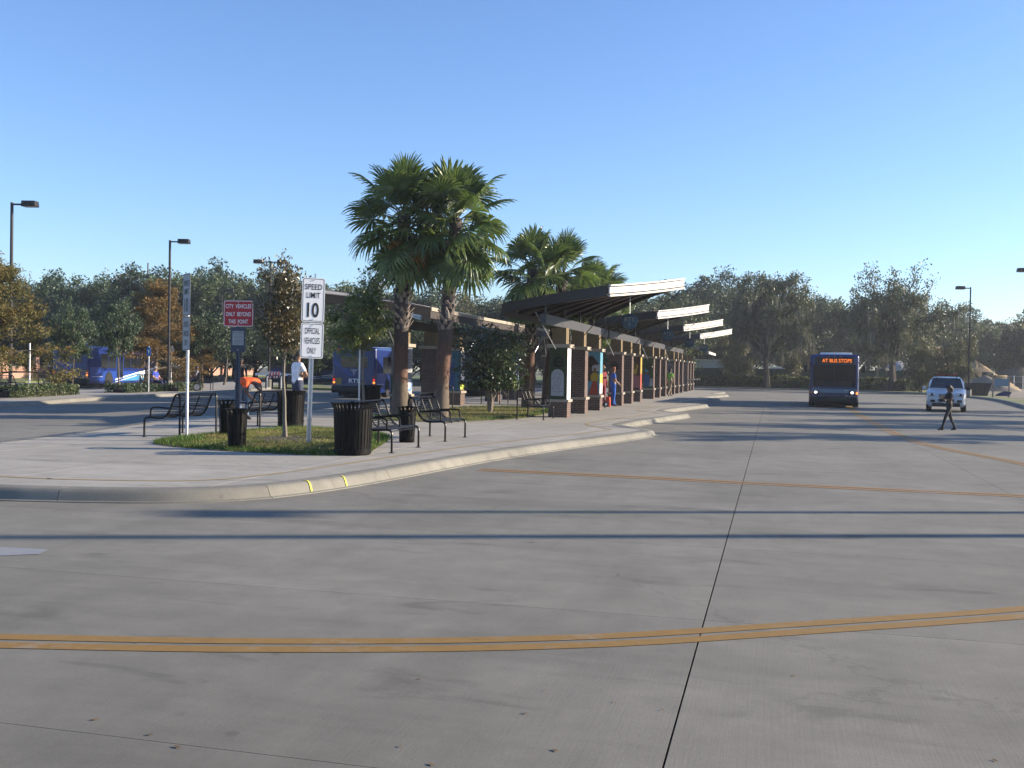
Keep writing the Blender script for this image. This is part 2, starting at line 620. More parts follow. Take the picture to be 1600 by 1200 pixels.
M['white_ink'] = mat('white lettering', (.78, .78, .78), .6)
M['grey_ink'] = mat('grey lettering', (.16, .16, .17), .6)
M['grass_base'] = mat('lawn thatch', (.17, .135, .055), .95, var=.5, scale=2.2, bmp=.6, bscale=60)
M['grass'] = leafmat('lawn blades', [(.075, .115, .018), (.15, .16, .035), (.26, .20, .075)], .35, .6, 1.1)
M['grass_green'] = leafmat('green lawn blades', [(.035, .09, .012), (.065, .14, .018)], .4, .6, 3)
M['verge'] = mat('verge grass', (.13, .15, .04), .95, var=.35, scale=.6, bmp=.7, bscale=25)
M['mulch'] = mat('mulch', (.07, .05, .03), .95, var=.4, scale=12, bmp=.8, bscale=40)
M['dirt'] = mat('bare dirt', (.20, .165, .12), .95, var=.3, scale=.35, bmp=.8, bscale=6)
M['sand'] = mat('dug sand', (.27, .19, .10), .95, var=.25, scale=1.2, bmp=.8, bscale=9)
M['far_ground'] = mat('woodland floor', (.055, .055, .03), .95, var=.4, scale=.1)
M['bark'] = mat('grey brown bark', (.12, .095, .07), .9, var=.4, scale=9, bmp=.9, bscale=25)
M['bark_light'] = mat('pale bark', (.17, .145, .115), .9, var=.3, scale=14, bmp=.8, bscale=40)
M['bark_dark'] = mat('dark bark', (.05, .04, .032), .9, var=.4, scale=9, bmp=.9, bscale=25)
M['lf_oak'] = leafmat('live oak leaves', [(.040, .056, .024), (.070, .086, .034), (.115, .122, .052)], .25)
M['lf_dark'] = leafmat('dark evergreen leaves', [(.022, .042, .020), (.042, .068, .030), (.068, .092, .040)], .25)
M['lf_mid'] = leafmat('mid green leaves', [(.042, .066, .026), (.07, .098, .036), (.115, .135, .052)], .3)
M['lf_olive'] = leafmat('olive leaves', [(.07, .076, .034), (.11, .108, .046), (.155, .14, .065)], .3)
M['lf_cypress'] = leafmat('autumn cypress needles', [(.10, .088, .028), (.165, .105, .03), (.215, .11, .035)], .35, .7)
M['lf_cypress_green'] = leafmat('turning cypress needles', [(.075, .083, .024), (.135, .115, .03), (.19, .115, .035)], .35, .7)
M['lf_bronze'] = leafmat('bronze young leaves', [(.042, .046, .018), (.078, .066, .027), (.14, .098, .045)], .3, .38, 2.5, .6)
M['lf_young'] = leafmat('young bright leaves', [(.075, .12, .022), (.13, .18, .035), (.21, .22, .07)], .42, .36, 2.5, .6)
M['lf_gloss'] = leafmat('glossy shrub leaves', [(.014, .028, .010), (.03, .055, .016), (.06, .09, .025)], .2, .28, 2.5, .7)
M['lf_hedge'] = leafmat('hedge leaves', [(.035, .065, .012), (.075, .11, .02), (.13, .15, .03)], .3, .5, 1.2)
M['moss'] = leafmat('hanging moss', [(.13, .125, .095), (.21, .20, .155)], .3, .8, 2)
M['frond'] = leafmat('palm frond', [(.045, .085, .020), (.095, .145, .032), (.18, .225, .055)], .4, .38, 2.0, .7)
M['frond_yellow'] = leafmat('yellowing palm frond', [(.40, .26, .02), (.45, .17, .02), (.18, .16, .03)], .35, .45, 2.0)
M['frond_dead'] = leafmat('dead palm skirt', [(.03, .022, .014), (.075, .05, .03)], .1, .8, 3)
M['petiole'] = mat('palm stalk', (.16, .17, .05), .5)
M['palm_trunk'] = zramp_mat('palm trunk', [(0, (.085, .066, .048)), (1.1, (.10, .072, .048)), (1.4, (.095, .045, .025)), (2.2, (.08, .036, .022)), (2.6, (.045, .034, .027)), (6.4, (.035, .025, .02))], stretch=(1, 1, .35))
M['boot'] = mat('old palm leaf bases', (.20, .165, .14), .7, var=.4, scale=5, bmp=.4, bscale=30)
M['bus_blue'] = mat('bus blue paint', (.006, .018, .11), .3, 0, var=.08, coat=.15)
M['bus_side_blue'] = mat('bus bright blue vinyl', (.010, .045, .25), .35, 0, var=.1, coat=.3)
M['bus_cyan'] = mat('bus light blue vinyl', (.05, .22, .42), .35, 0, var=.1, coat=.3)
M['bus_band'] = mat('bus pale band', (.09, .17, .25), .35, 0, var=.1, coat=.3)
M['bus_white'] = mat('bus white vinyl', (.78, .80, .82), .4, 0, var=.04)
M['glass_dark'] = mat('tinted glass', (.008, .010, .013), .07, 0, var=.1, spec=.6)
M['glass_blue'] = mat('windscreen glass', (.002, .006, .015), .04, 0, var=.1, spec=.16)
M['rubber'] = mat('black rubber', (.008, .008, .008), .75, bmp=.2)
M['plastic_black'] = mat('black plastic', (.006, .006, .007), .55)
M['chrome'] = mat('alloy', (.55, .55, .56), .3, .9)
M['rim'] = mat('steel rim', (.32, .32, .33), .45, .6)
M['amber_led'] = emit('amber display', (1.0, .22, .015), .75)
M['head_on'] = emit('lit headlamp', (1.0, .96, .9), 3.2, (.6, .6, .6))
M['tail_red'] = emit('red tail lamp', (1, .03, .02), .35, (.3, .01, .01))
M['tail_amber'] = emit('lit amber lamp', (1, .22, .03), 1.2, (.4, .1, .01))
M['red_lens'] = mat('red lens', (.35, .01, .01), .3)
M['amber_lens'] = mat('amber lens', (.55, .16, .02), .3)
M['ochre_plate'] = mat('yellow brown plate', (.30, .21, .06), .6)
M['car_white'] = mat('white car paint', (.47, .49, .53), .3, 0, var=.03, coat=.7)
M['headlamp'] = mat('clear headlamp', (.5, .52, .55), .12, .3)
M['skin_dark'] = mat('dark skin', (.10, .05, .03), .55)
M['skin_mid'] = mat('brown skin', (.22, .12, .075), .55)
M['skin_light'] = mat('light skin', (.48, .29, .21), .55)
M['hair'] = mat('dark hair', (.015, .012, .011), .6)
M['hair_red'] = mat('reddish hair', (.22, .07, .04), .6)
M['hair_grey'] = mat('grey hair', (.34, .32, .30), .6)
for k, c in dict(orange=(.75, .10, .02), white=(.72, .71, .74), jeans=(.10, .14, .20), jeans_dark=(.03, .04, .075), scrub=(.018, .10, .42), maroon=(.20, .022, .03),
                 lime=(.22, .46, .07), khaki=(.27, .20, .13), black=(.016, .015, .017), royal=(.03, .06, .36), grey=(.2, .2, .21), plum=(.055, .018, .022), navy=(.02, .03, .08)).items():
    M['cl_' + k] = mat(k + ' cloth', c, .85, var=.22, scale=9, bmp=.35, bscale=30)
M['teal'] = mat('teal mural paint', (.025, .11, .17), .7)
M['mural_sky'] = mat('mural sky blue', (.07, .22, .30), .7)
M['mural_pink'] = mat('mural mauve stone', (.17, .14, .16), .8, var=.2, scale=10)
M['mural_green'] = mat('mural green', (.04, .062, .022), .8, var=.4, scale=14)
M['mural_ivy'] = mat('mural ivy green', (.026, .042, .015), .85, var=.75, scale=26)
M['mural_yellow'] = mat('mural yellow', (.36, .24, .025), .75)
M['mural_red'] = mat('mural red', (.28, .04, .02), .75)
M['mural_brown'] = mat('mural brown', (.06, .03, .02), .8, var=.3, scale=14)
M['mural_rose'] = mat('mural rose', (.24, .09, .10), .8)
M['mural_skin'] = mat('mural skin tone', (.16, .085, .05), .8)
M['mural_blue'] = mat('mural deep blue', (.03, .07, .20), .8)
M['plaque'] = mat('pale stone plaque', (.30, .305, .32), .8, var=.14, scale=12)
M['lime_paint'] = mat('lime green paint', (.42, .52, .06), .7)
M['sign_disc'] = mat('blue disc sign', (.012, .06, .12), .5)
M['pink'] = mat('pink plastic', (.55, .16, .2), .5)
M['red_plastic'] = mat('red plastic', (.6, .06, .02), .5)
M['orange_plastic'] = mat('orange plastic', (.75, .18, .03), .5)
M['yellow_machine'] = mat('machine yellow', (.30, .18, .025), .5, grime=.3)
M['fence_green'] = mat('green fence screen', (.02, .045, .04), .85, var=.2, scale=.6)
M['building_white'] = mat('pale shed wall', (.34, .38, .43), .7, var=.06, scale=.5)
M['wood'] = mat('weathered wood', (.30, .22, .15), .85, var=.3, scale=7)
M['leaf_litter'] = mat('dry leaf', (.14, .09, .045), .8, var=.5, scale=2)
M['lens'] = mat('pale lamp glass', (.68, .68, .66), .3)
M['blue_sign'] = mat('bright blue sign', (.04, .20, .55), .5)
M['utility_wood'] = mat('utility pole wood', (.10, .08, .065), .9, var=.3)
# ------------------------------------------------------------------ ground, road, platform
def chaikin(p, n=2, closed=False):
    p = [Vector((q[0], q[1])) for q in p]
    for _ in range(n):
        o = []
        m = len(p)
        rng = range(m if closed else m - 1)
        if not closed: o.append(p[0])
        for i in rng:
            a, b = p[i], p[(i + 1) % m]
            o += [a * .75 + b * .25, a * .25 + b * .75]
        if not closed: o.append(p[-1])
        p = o
    return p


def resample(p, d):
    out = [p[0].copy()]
    acc = 0
    for a, b in zip(p, p[1:]):
        L = (b - a).length
        t = d - acc
        while t <= L:
            out.append(a + (b - a) * (t / L)); t += d
        acc = L - (t - d)
    if (out[-1] - p[-1]).length > d * .3: out.append(p[-1].copy())
    return out


def normals(p, closed=False):
    """unit normals on the left-hand side of the polyline"""
    o = []
    m = len(p)
    for i in range(m):
        a = p[i - 1] if (i or closed) else p[i]
        b = p[(i + 1) % m] if (i < m - 1 or closed) else p[i]
        t = (b - a).normalized()
        o.append(Vector((-t.y, t.x)))
    return o


def offset(p, d):
    return [q + n * d for q, n in zip(p, normals(p))]


def kerb_run(parent, pts, seg=3.05, h=.15, side=1, prof=None, step=.4, gap=.008, m='kerb'):
    pts = resample(pts, step)
    nrm = normals(pts)
    prof = prof or [(0, -.02), (0.004, .012), (.055, .02), (.072, .048), (.105, h * .72), (.14, h * .98), (.185, h + .012), (.46, h + .004), (.46, -.02)]
    k = max(1, int(seg / step))
    i = 0
    while i < len(pts) - 1:
        j = min(len(pts) - 1, i + k)
        mb = MB()
        vs = []
        for q in range(i, j + 1):
            p = pts[q].copy()
            if q == j and j < len(pts) - 1: p = p - (pts[q] - pts[q - 1]).normalized() * gap
            for d, z in prof:
                c = p + nrm[q] * d * side
                vs.append((c.x, c.y, z))
        n = len(prof)
        fs = []
        for a in range(j - i):
            for b in range(n - 1):
                fs.append((a * n + b, a * n + b + 1, (a + 1) * n + b + 1, (a + 1) * n + b))
        fs.append(tuple(range(n))); fs.append(tuple(reversed(range((j - i) * n, (j - i + 1) * n))))
        mb.add(vs, fs)
        mb.build('kerb_segment', M[m], parent, smooth=True)
        i = j


def ngon(name, pts, z, m, parent=None, kind=None, z0=None):
    mb = MB()
    if z0 is None:
        mb.add([(p[0], p[1], z) for p in pts], [tuple(range(len(pts)))])
    else:
        mb.prism(pts, z0, z)
    o = mb.build(name, m, parent)
    if kind: o['kind'] = kind
    return o


def cut_slabs(name, outline, z, xs, ys, m, parent, gap=.004, thick=.02):
    """split a flat outline along grid lines and make every cell a slab of its own"""
    bm = bmesh.new()
    bm.faces.new([bm.verts.new((p[0], p[1], 0)) for p in outline])
    for x in xs:
        bmesh.ops.bisect_plane(bm, geom=bm.faces[:] + bm.edges[:] + bm.verts[:], plane_co=(x, 0, 0), plane_no=(1, 0, 0))
    for y in ys:
        bmesh.ops.bisect_plane(bm, geom=bm.faces[:] + bm.edges[:] + bm.verts[:], plane_co=(0, y, 0), plane_no=(0, 1, 0))
    for f in bm.faces:
        pts = [v.co.copy() for v in f.verts]
        if f.calc_area() < .02: continue
        x0, x1 = min(p.x for p in pts), max(p.x for p in pts)
        y0, y1 = min(p.y for p in pts), max(p.y for p in pts)
        cx, cy = (x0 + x1) / 2, (y0 + y1) / 2
        kx = max(.5, 1 - 2 * gap / max(.05, x1 - x0)); ky = max(.5, 1 - 2 * gap / max(.05, y1 - y0))
        q = [((p.x - cx) * kx + cx, (p.y - cy) * ky + cy) for p in pts]
        MB().prism(q, z - thick, z).build(name, m, parent)
    bm.free()


ngon('ground', [(-420, -60), (420, -60), (420, 480), (-420, 480)], -.12, M['far_ground'], kind='structure')

# road: a sunk bed and the cast slabs that lie on it, joints left open
road = ngon('road', [(-60, -14), (46, -14), (46, 123), (-60, 123)], -.018, M['joint'], kind='structure', z0=-.1)
XS = [-0.45, 3.58, 7.62, 11.66, 15.7, 19.7]
YS = [-14, -4.9, -1.9, 1.17, 4.28, 7.52, 10.66, 13.65, 16.95, 20.1, 23.25, 26.4, 29.6, 32.8, 36.0, 39.2, 42.4, 45.6, 48.8, 52.0, 55.2, 58.4, 64, 72, 80, 90, 100, 123]
cols = [(-20.5, -0.45)] + list(zip(XS, XS[1:])) + [(19.7, 46)]
for (x0, x1) in cols:
    for y0, y1 in zip(YS, YS[1:]):
        if x0 < -20 and y0 > 48: pass
        g = .006 if abs(x1 + .45) < .01 else .003
        g0 = .006 if abs(x0 + .45) < .01 else .003
        MB().prism([(x0 + g0, y0 + .0025), (x1 - g, y0 + .0025), (x1 - g, y1 - .0025), (x0 + g0, y1 - .0025)], -.016, 0.0).build('concrete_slab', M['road'], road)
for y0, y1 in [(-14, 8), (8, 30), (30, 52), (52, 76), (76, 123)]:
    MB().prism([(-60, y0 + .004), (-20.508, y0 + .004), (-20.508, y1 - .004), (-60, y1 - .004)], -.016, 0.0).build('concrete_slab', M['asphalt'], road)


def stripe(name, pts, w, m, z=.004, parent=None, d=0.0):
    p = resample([Vector((q[0], q[1])) for q in pts], .35)
    n = normals(p)
    mb = MB()
    vs = []
    for q, k in zip(p, n):
        for s in (-.5, .5):
            c = q + k * (s * w + d); vs.append((c.x, c.y, z))
    mb.add(vs, [(2 * i, 2 * i + 2, 2 * i + 3, 2 * i + 1) for i in range(len(p) - 1)])
    o = mb.build(name, m, parent)
    return o


def double_line(pts, label_m, w=.105, sep=.2):
    c = chaikin(pts, 3)
    for d in (-sep / 2, sep / 2):
        stripe('road_marking', c, w, M[label_m], .004, road, d)


near = [at(px, py, 0) for px, py in [(0, 1001.5), (300, 1008.5), (600, 1009), (800, 1006), (1000, 999), (1200, 985), (1400, 972), (1600, 958)]]
near = [Vector((-9.5, 4.62, 0)), Vector((-7, 4.95, 0))] + near + [Vector((3.2, 9.5, 0)), Vector((4.4, 11.2, 0)), Vector((5.3, 13.6, 0)), Vector((5.7, 17, 0)), Vector((5.5, 20.4, 0)), Vector((5.0, 23.7, 0)), Vector((4.2, 26.6, 0)), Vector((3.75, 29.5, 0)), Vector((3.65, 34, 0)), Vector((3.7, 44, 0)), Vector((3.9, 55, 0)), Vector((4.4, 66, 0)), Vector((5.4, 80, 0)), Vector((6.6, 92, 0))]
double_line([(p.x, p.y) for p in near], 'yellow', .135, .195)
double_line([(-5.0, 17.42), (-2.5, 17.3), (0, 17.05), (4, 16.92), (9, 16.9)], 'yellow_faint', .14, .24)
ngon('road_marking', [tuple(at(px, py, 0))[:2] for px, py in [(-60, 868), (0, 869), (62, 866), (76, 859), (40, 857), (0, 855), (-60, 854)]], .004, M['white_paint'], road)

# ---- the middle platform: kerb outline (outer foot), right side then round the far end and the left side
RIGHT = [(-9.57, 11.02), (-8.4, 11.25), (-7.25, 11.65), (-6.5, 12.4), (-6.08, 13.6), (-5.78, 15.3), (-5.38, 18.3), (-4.7, 21.8), (-3.75, 25.2), (-3.02, 28.3)]
tips = [28.3, 40.4, 52.6, 64.8, 77.0]
for t in tips:
    if t != 28.3: RIGHT += [(-4.3, t - 8.6), (-3.9, t - 5), (-3.02, t)]
    RIGHT += [(-3.12, t + .55), (-3.75, t + 1.5), (-4.28, t + 2.5)]
RIGHT += [(-4.3, 82), (-3.6, 88), (-4.6, 92.5), (-7.5, 95.5), (-10.4, 96.2)]
LEFT = [(-20.8 - x, y) for x, y in RIGHT]
out = chaikin(RIGHT, 2) + list(reversed(chaikin(LEFT, 2)))[1:]
front = [Vector(p) for p in [(-11.23, 11.02), (-10.4, 10.98), (-9.57, 11.02)]]
loop = out + front[1:-1]
kk = max(range(len(loop)), key=lambda i: loop[i].y)
loop = loop[kk:] + loop[:kk]
# run direction: up the right side, so the platform is on the left-hand side of the run
platform = ngon('platform', offset(resample(loop + [loop[0]], .35), .2)[:-1], .128, M['joint'], kind='structure', z0=-.05)
top = offset(resample(loop + [loop[0]], .35), .45)[:-1]
ol = resample(loop + [loop[0]], .4)
kerb_run(platform, ol)
cut_slabs('paving_slab', top, .15, [-16.6, -13.5, -10.4, -7.3, -4.9], [11.4 + 3.05 * i for i in range(17)] + [68, 76, 84, 92], M['walk'], platform)
# worn ochre line that follows the kerb on the platform
och = offset(resample(chaikin(RIGHT, 2), .35), 1.25)
stripe('platform_line', [p for p in och if 12 < p.y < 62], .09, M['ochre'], .1545, platform)
stripe('platform_line', [(-17, 12.35), (-12, 12.25), (-9.75, 12.25)], .09, M['ochre'], .1545, platform)
# yellow survey paint on the kerb face, following its profile
def kerb_mark(k0, w, slant):
    q = ol[k0]; tn = (ol[k0 + 1] - q).normalized(); nm = Vector((-tn.y, tn.x))
    prof = [(.055, .02), (.072, .048), (.105, .108), (.14, .147), (.185, .162), (.26, .158)]
    vs = []
    for i, (d, z) in enumerate(prof):
        c = q + nm * (d - .006) + tn * slant * i
        for s in (-w, w): vs.append((c.x + tn.x * s, c.y + tn.y * s, z + .006))
    mb = MB(); mb.add(vs, [(2 * i, 2 * i + 1, 2 * i + 3, 2 * i + 2) for i in range(len(prof) - 1)])
    mb.build('paint_mark', M['spray'], platform)


for px, py, sl in ((497, 772, .012), (554, 762, .016)):
    g = at(px, py, 0)
    kerb_mark(min(range(len(ol) - 1), key=lambda i: (ol[i] - Vector((g.x, g.y))).length), .02, sl)

# lawn patches set into the platform
G1 = [(-12.45, 18.35), (-10.9, 17.62), (-9.4, 17.28), (-7.75, 17.18), (-7.35, 18.0), (-7.75, 19.4), (-8.1, 20.8), (-8.5, 22.2), (-9.2, 23.4), (-10.4, 24.2), (-12.1, 24.6), (-12.5, 22.6), (-12.6, 20.2)]
G2 = [(-12.6, 29.4), (-9.6, 29.0), (-8.6, 31.2), (-8.0, 33.4), (-8.1, 37.5), (-8.7, 41.6), (-11.4, 42.6), (-12.7, 39.5), (-12.8, 34)]


def in_poly(x, y, P):
    c = False
    j = len(P) - 1
    for i in range(len(P)):
        if (P[i][1] > y) != (P[j][1] > y) and x < (P[j][0] - P[i][0]) * (y - P[i][1]) / (P[j][1] - P[i][1]) + P[i][0]: c = not c
        j = i
    return c


def edge_dist(x, y, P):
    d = 1e9
    for i in range(len(P)):
        a = Vector(P[i - 1][:2]); b = Vector(P[i][:2]); p = Vector((x, y))
        t = max(0, min(1, (p - a).dot(b - a) / (b - a).length_squared))
        d = min(d, (p - a - (b - a) * t).length)
    return d


def mound(x, y, P):
    return .155 + .055 * min(1, edge_dist(x, y, P) / .6)


def lawn(P, n, seed, hmul=1.0):
    rg = np.random.default_rng(seed)
    P = [(p.x, p.y) for p in chaikin(P, 2, True)]
    bm = bmesh.new()
    bm.faces.new([bm.verts.new((p[0], p[1], .152)) for p in P])
    xs = [p[0] for p in P]; ys = [p[1] for p in P]
    for x in np.arange(min(xs), max(xs), .5): bmesh.ops.bisect_plane(bm, geom=bm.faces[:] + bm.edges[:] + bm.verts[:], plane_co=(x, 0, 0), plane_no=(1, 0, 0))
    for y in np.arange(min(ys), max(ys), .5): bmesh.ops.bisect_plane(bm, geom=bm.faces[:] + bm.edges[:] + bm.verts[:], plane_co=(0, y, 0), plane_no=(0, 1, 0))
    for v in bm.verts: v.co.z = mound(v.co.x, v.co.y, P)
    me = bpy.data.meshes.new('lawn_soil'); bm.to_mesh(me); bm.free(); me.materials.append(M['grass_base'])
    o = put('lawn_soil', me); o['kind'] = 'structure'
    vs = []; mi = []
    while len(vs) < n * 3:
        x = rg.uniform(min(xs), max(xs)); y = rg.uniform(min(ys), max(ys))
        if not in_poly(x, y, P): continue
        d = edge_dist(x, y, P)
        tuft = .5 + .5 * math.sin(x * 3.1 + 1.3 * math.sin(y * 2.3)) * math.sin(y * 2.7 + x)
        if rg.random() > .35 + .65 * tuft and d > .4: continue
        z = mound(x, y, P) - .01
        lush = d < .38 or (x + 12.3) ** 2 + (y - 18.9) ** 2 < .8
        h = (rg.uniform(.05, .115) if lush else rg.uniform(.025, .075)) * hmul
        a = rg.uniform(0, 2 * PI); w = rg.uniform(.005, .011)
        lx, ly = rg.normal(0, h * .45), rg.normal(0, h * .45)
        ca, sa = math.cos(a) * w, math.sin(a) * w
        vs += [(x - ca, y - sa, z), (x + ca, y + sa, z), (x + lx, y + ly, z + h)]
        mi.append(1 if (lush and rg.random() < .75) else 0)
    v = np.array(vs); f = np.arange(len(vs)).reshape(-1, 3)
    me = np_mesh('grass', v, f, [M['grass'], M['grass_green']], mi)
    g = put('grass', me); g['kind'] = 'stuff'


lawn(G1, 26000, 3)
lawn(G2, 16000, 4, 1.15)
mb = MB()
ring = []
rg0 = random.Random(3)
for k in range(26):
    a = 2 * PI * k / 26
    r = 1.0 + rg0.uniform(-.3, .3)
    ring.append((-10.1 + r * math.cos(a) * .95, 20.15 + r * math.sin(a) * .8, .212))
mb.add(ring + [(-10.1, 20.15, .26)], [(k, (k + 1) % 26, 26) for k in range(26)])
o = mb.build('mulch_ring', M['mulch']); o['kind'] = 'structure'

# ---- far left pavement with its own kerb
LK = [(-26.6, 22), (-27.4, 28), (-28.25, 32.6), (-29.0, 36.4), (-29.25, 37.2), (-29.6, 38.2), (-30.3, 42), (-31.1, 48), (-31.9, 53), (-32.4, 57), (-33.6, 62), (-35.4, 68.5), (-38.5, 77), (-44, 86)]
lk = chaikin(LK, 2)
left_walk_outer = [(-52, 92), (-47, 80), (-42.5, 68), (-39.5, 58), (-38.3, 48), (-37.0, 38), (-35.4, 28), (-34, 18)]
ngon('left_pavement', [tuple(p) for p in offset(resample(lk, .5), .45)] + left_walk_outer, .15, M['walk'], kind='structure', z0=-.05)
lkerb = ngon('left_kerb', [tuple(p) for p in offset(resample(lk, .5), .2)] + [tuple(p) for p in reversed(offset(resample(lk, .5), .44))], .12, M['kerb'], kind='structure', z0=-.05)
kerb_run(lkerb, lk)
# grass strip in front of the boundary wall and behind
LG = [(-53, 20), (-55, 50), (-59, 74), (-64, 96), (-71, 122), (-78, 150), (-160, 170), (-160, 20)]
ngon('left_verge', LG, .10, M['verge'], kind='structure', z0=-.05)
ngon('left_lawn', [tuple(at(px, py, .15))[:2] for px, py in [(405, 604.5), (470, 605.5), (520, 607), (505, 601.5), (440, 600.5)]], .155, M['verge'], kind='structure', z0=0)

# ---- far and right hand verge
VK = [(-60, 124), (-30, 119), (-8, 115.5), (1, 114.5), (6, 112.5), (10.2, 109), (13.6, 104), (15.6, 97), (16.2, 88), (15.8, 80), (14.4, 68), (13.5, 60), (13.2, 52), (13.8, 45), (15.5, 37), (19, 28), (26, 20), (46, 13)]
vk = list(reversed(chaikin(VK, 2)))   # run so that the verge is on the right hand
vk_r = resample(vk, .6)
ngon('far_verge', [tuple(p) for p in offset(vk_r, -.44)] + [(-60, 260), (220, 260), (220, 12)], .148, M['verge'], kind='structure', z0=-.05)
vkb = ngon('far_kerb', [tuple(p) for p in offset(vk_r, -.2)] + [tuple(p) for p in reversed(offset(vk_r, -.43))], .12, M['kerb'], kind='structure', z0=-.05)
kerb_run(vkb, vk, seg=6.1, side=-1, step=.6)
# right hand pavement beside the bend and the building site behind it
ngon('right_pavement', [(15.2, 47), (14.6, 54), (14.9, 60), (15.8, 68), (17.1, 78), (18.9, 80), (21.5, 72), (24, 60), (26, 46), (24, 38), (18.4, 36.5)], .153, M['walk'], kind='structure', z0=0)
# dirt of the building site, lumpy
dv = []
nx, ny = 46, 34
for j in range(ny):
    for i in range(nx):
        x = 17.8 + i * 2.0; y = 84 + j * 3.0
        z = .17 + .11 * math.sin(x * .9 + y * .35) * math.sin(y * .55) + RNG.uniform(-.05, .07)
        if i in (0, nx - 1) or j in (0, ny - 1): z = .13
        dv.append((x, y, z))
df = [(j * nx + i, j * nx + i + 1, (j + 1) * nx + i + 1, (j + 1) * nx + i) for j in range(ny - 1) for i in range(nx - 1)]
o = MB().add(dv, df).build('site_soil', M['dirt'], smooth=True); o['kind'] = 'structure'

# leaves and grit blown over road and platform
rg = np.random.default_rng(11)
lv = []
for k in range(120):
    if k < 70:
        t = rg.random() ** 1.6; y = 4.2 + 26 * t; x = rg.uniform(-.55, .42) * y + .12 * y - 1.5
        if x < -5.0 and y > 10: continue
        z = .004
    else:
        x = rg.uniform(-11, -6.0); y = rg.uniform(13, 24); z = .156
        if in_poly(x, y, G1): continue
    s = rg.uniform(.010, .026); a = rg.uniform(0, 2 * PI)
    ca, sa = math.cos(a), math.sin(a)
    zz = rg.uniform(.001, .006)
    lv.append([(x + ca * s, y + sa * s, z + zz), (x - sa * s * .5, y + ca * s * .5, z), (x - ca * s, y - sa * s, z + zz * .6), (x + sa * s * .5, y - ca * s * .5, z + .001)])
v = np.array(lv).reshape(-1, 3)
o = put('leaf_litter', np_mesh('leaf_litter', v, np.arange(len(v)).reshape(-1, 4), M['leaf_litter'])); o['kind'] = 'stuff'
# ------------------------------------------------------------------ shelters
M['purlin'] = mat('brown purlin steel', (.026, .021, .019), .5, .2)


def column_meshes():
    d = {}
    w = .62
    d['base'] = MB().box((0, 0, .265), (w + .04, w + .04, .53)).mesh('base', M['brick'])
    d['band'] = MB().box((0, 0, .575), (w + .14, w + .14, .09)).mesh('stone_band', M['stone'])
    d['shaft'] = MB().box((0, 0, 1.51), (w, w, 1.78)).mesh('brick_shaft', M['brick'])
    d['cap'] = MB().box((0, 0, 2.46), (w + .20, w + .20, .12)).mesh('stone_cap', M['stone'])
    d['post'] = MB().box((0, 0, 2.80), (w * .78, w * .78, .57)).mesh('stucco_post', M['tan'])
    # round ironwork: ring with a cross
    mb = MB()
    for rr, r in ((.16, .025),):
        pts = [(rr * math.cos(a), 0, rr * math.sin(a)) for a in [2 * PI * k / 18 for k in range(19)]]
        mb.tube(pts, r, 6, caps=False)
    mb.tube([(-.16, 0, 0), (.16, 0, 0)], .013, 6); mb.tube([(0, 0, -.16), (0, 0, .16)], .013, 6)
    d['ring'] = mb.mesh('iron_ring', M['black_metal'], True)
    d['panelF'] = {}
    return d


CMESH = column_meshes()


def flat(name, poly, m, parent, face, depth=.006, off=.0):
    """a thin painted piece on the front (-Y) or on the right side (+X) of a column; poly is (u, z)"""
    mb = MB()
    h = .31
    if face == '-Y':
        pts = [(u, -h - off, z) for u, z in poly]; ax = (0, -depth, 0)
    elif face == '-X':
        pts = [(-h - off, -u, z) for u, z in poly]; ax = (-depth, 0, 0)
    else:
        pts = [(h + off, u, z) for u, z in poly]; ax = (depth, 0, 0)
    mb.slab(pts, ax)
    return mb.build(name, M[m] if isinstance(m, str) else m, parent)


def rect(u0, u1, z0, z1): return [(u0, z0), (u1, z0), (u1, z1), (u0, z1)]


def arch(u0, u1, z0, z1, n=10):
    c = (u0 + u1) / 2; r = (u1 - u0) / 2
    return [(u0, z0), (u1, z0)] + [(c + r * math.cos(PI * k / n), z1 - r + r * math.sin(PI * k / n)) for k in range(n + 1)]


def blob(cu, cz, ru, rz, n=14): return [(cu + ru * math.cos(2 * PI * k / n), cz + rz * math.sin(2 * PI * k / n)) for k in range(n)]


def text_rows(parent, face, u0, u1, z0, z1, rows, m, seed=1, off=.014):
    """rows of small unreadable print, built as short flat strokes"""
    rg = random.Random(seed)
    mb = MB()
    h = (z1 - z0) / rows
    for r in range(rows):
        zc = z1 - (r + .5) * h
        ww = (u1 - u0) * rg.uniform(.6, 1.0)
        u = (u0 + u1) / 2 - ww / 2
        while u < (u0 + u1) / 2 + ww / 2:
            l = rg.uniform(.015, .05)
            if rg.random() < .85:
                if face == '-Y': mb.box((u + l / 2, -.31 - off, zc), (l, .002, h * .42))
                else: mb.box((.31 + off, u + l / 2, zc), (.002, l, h * .42))
            u += l + .014
    q = mb.build('lettering', M[m], parent); q['kind'] = 'stuff'


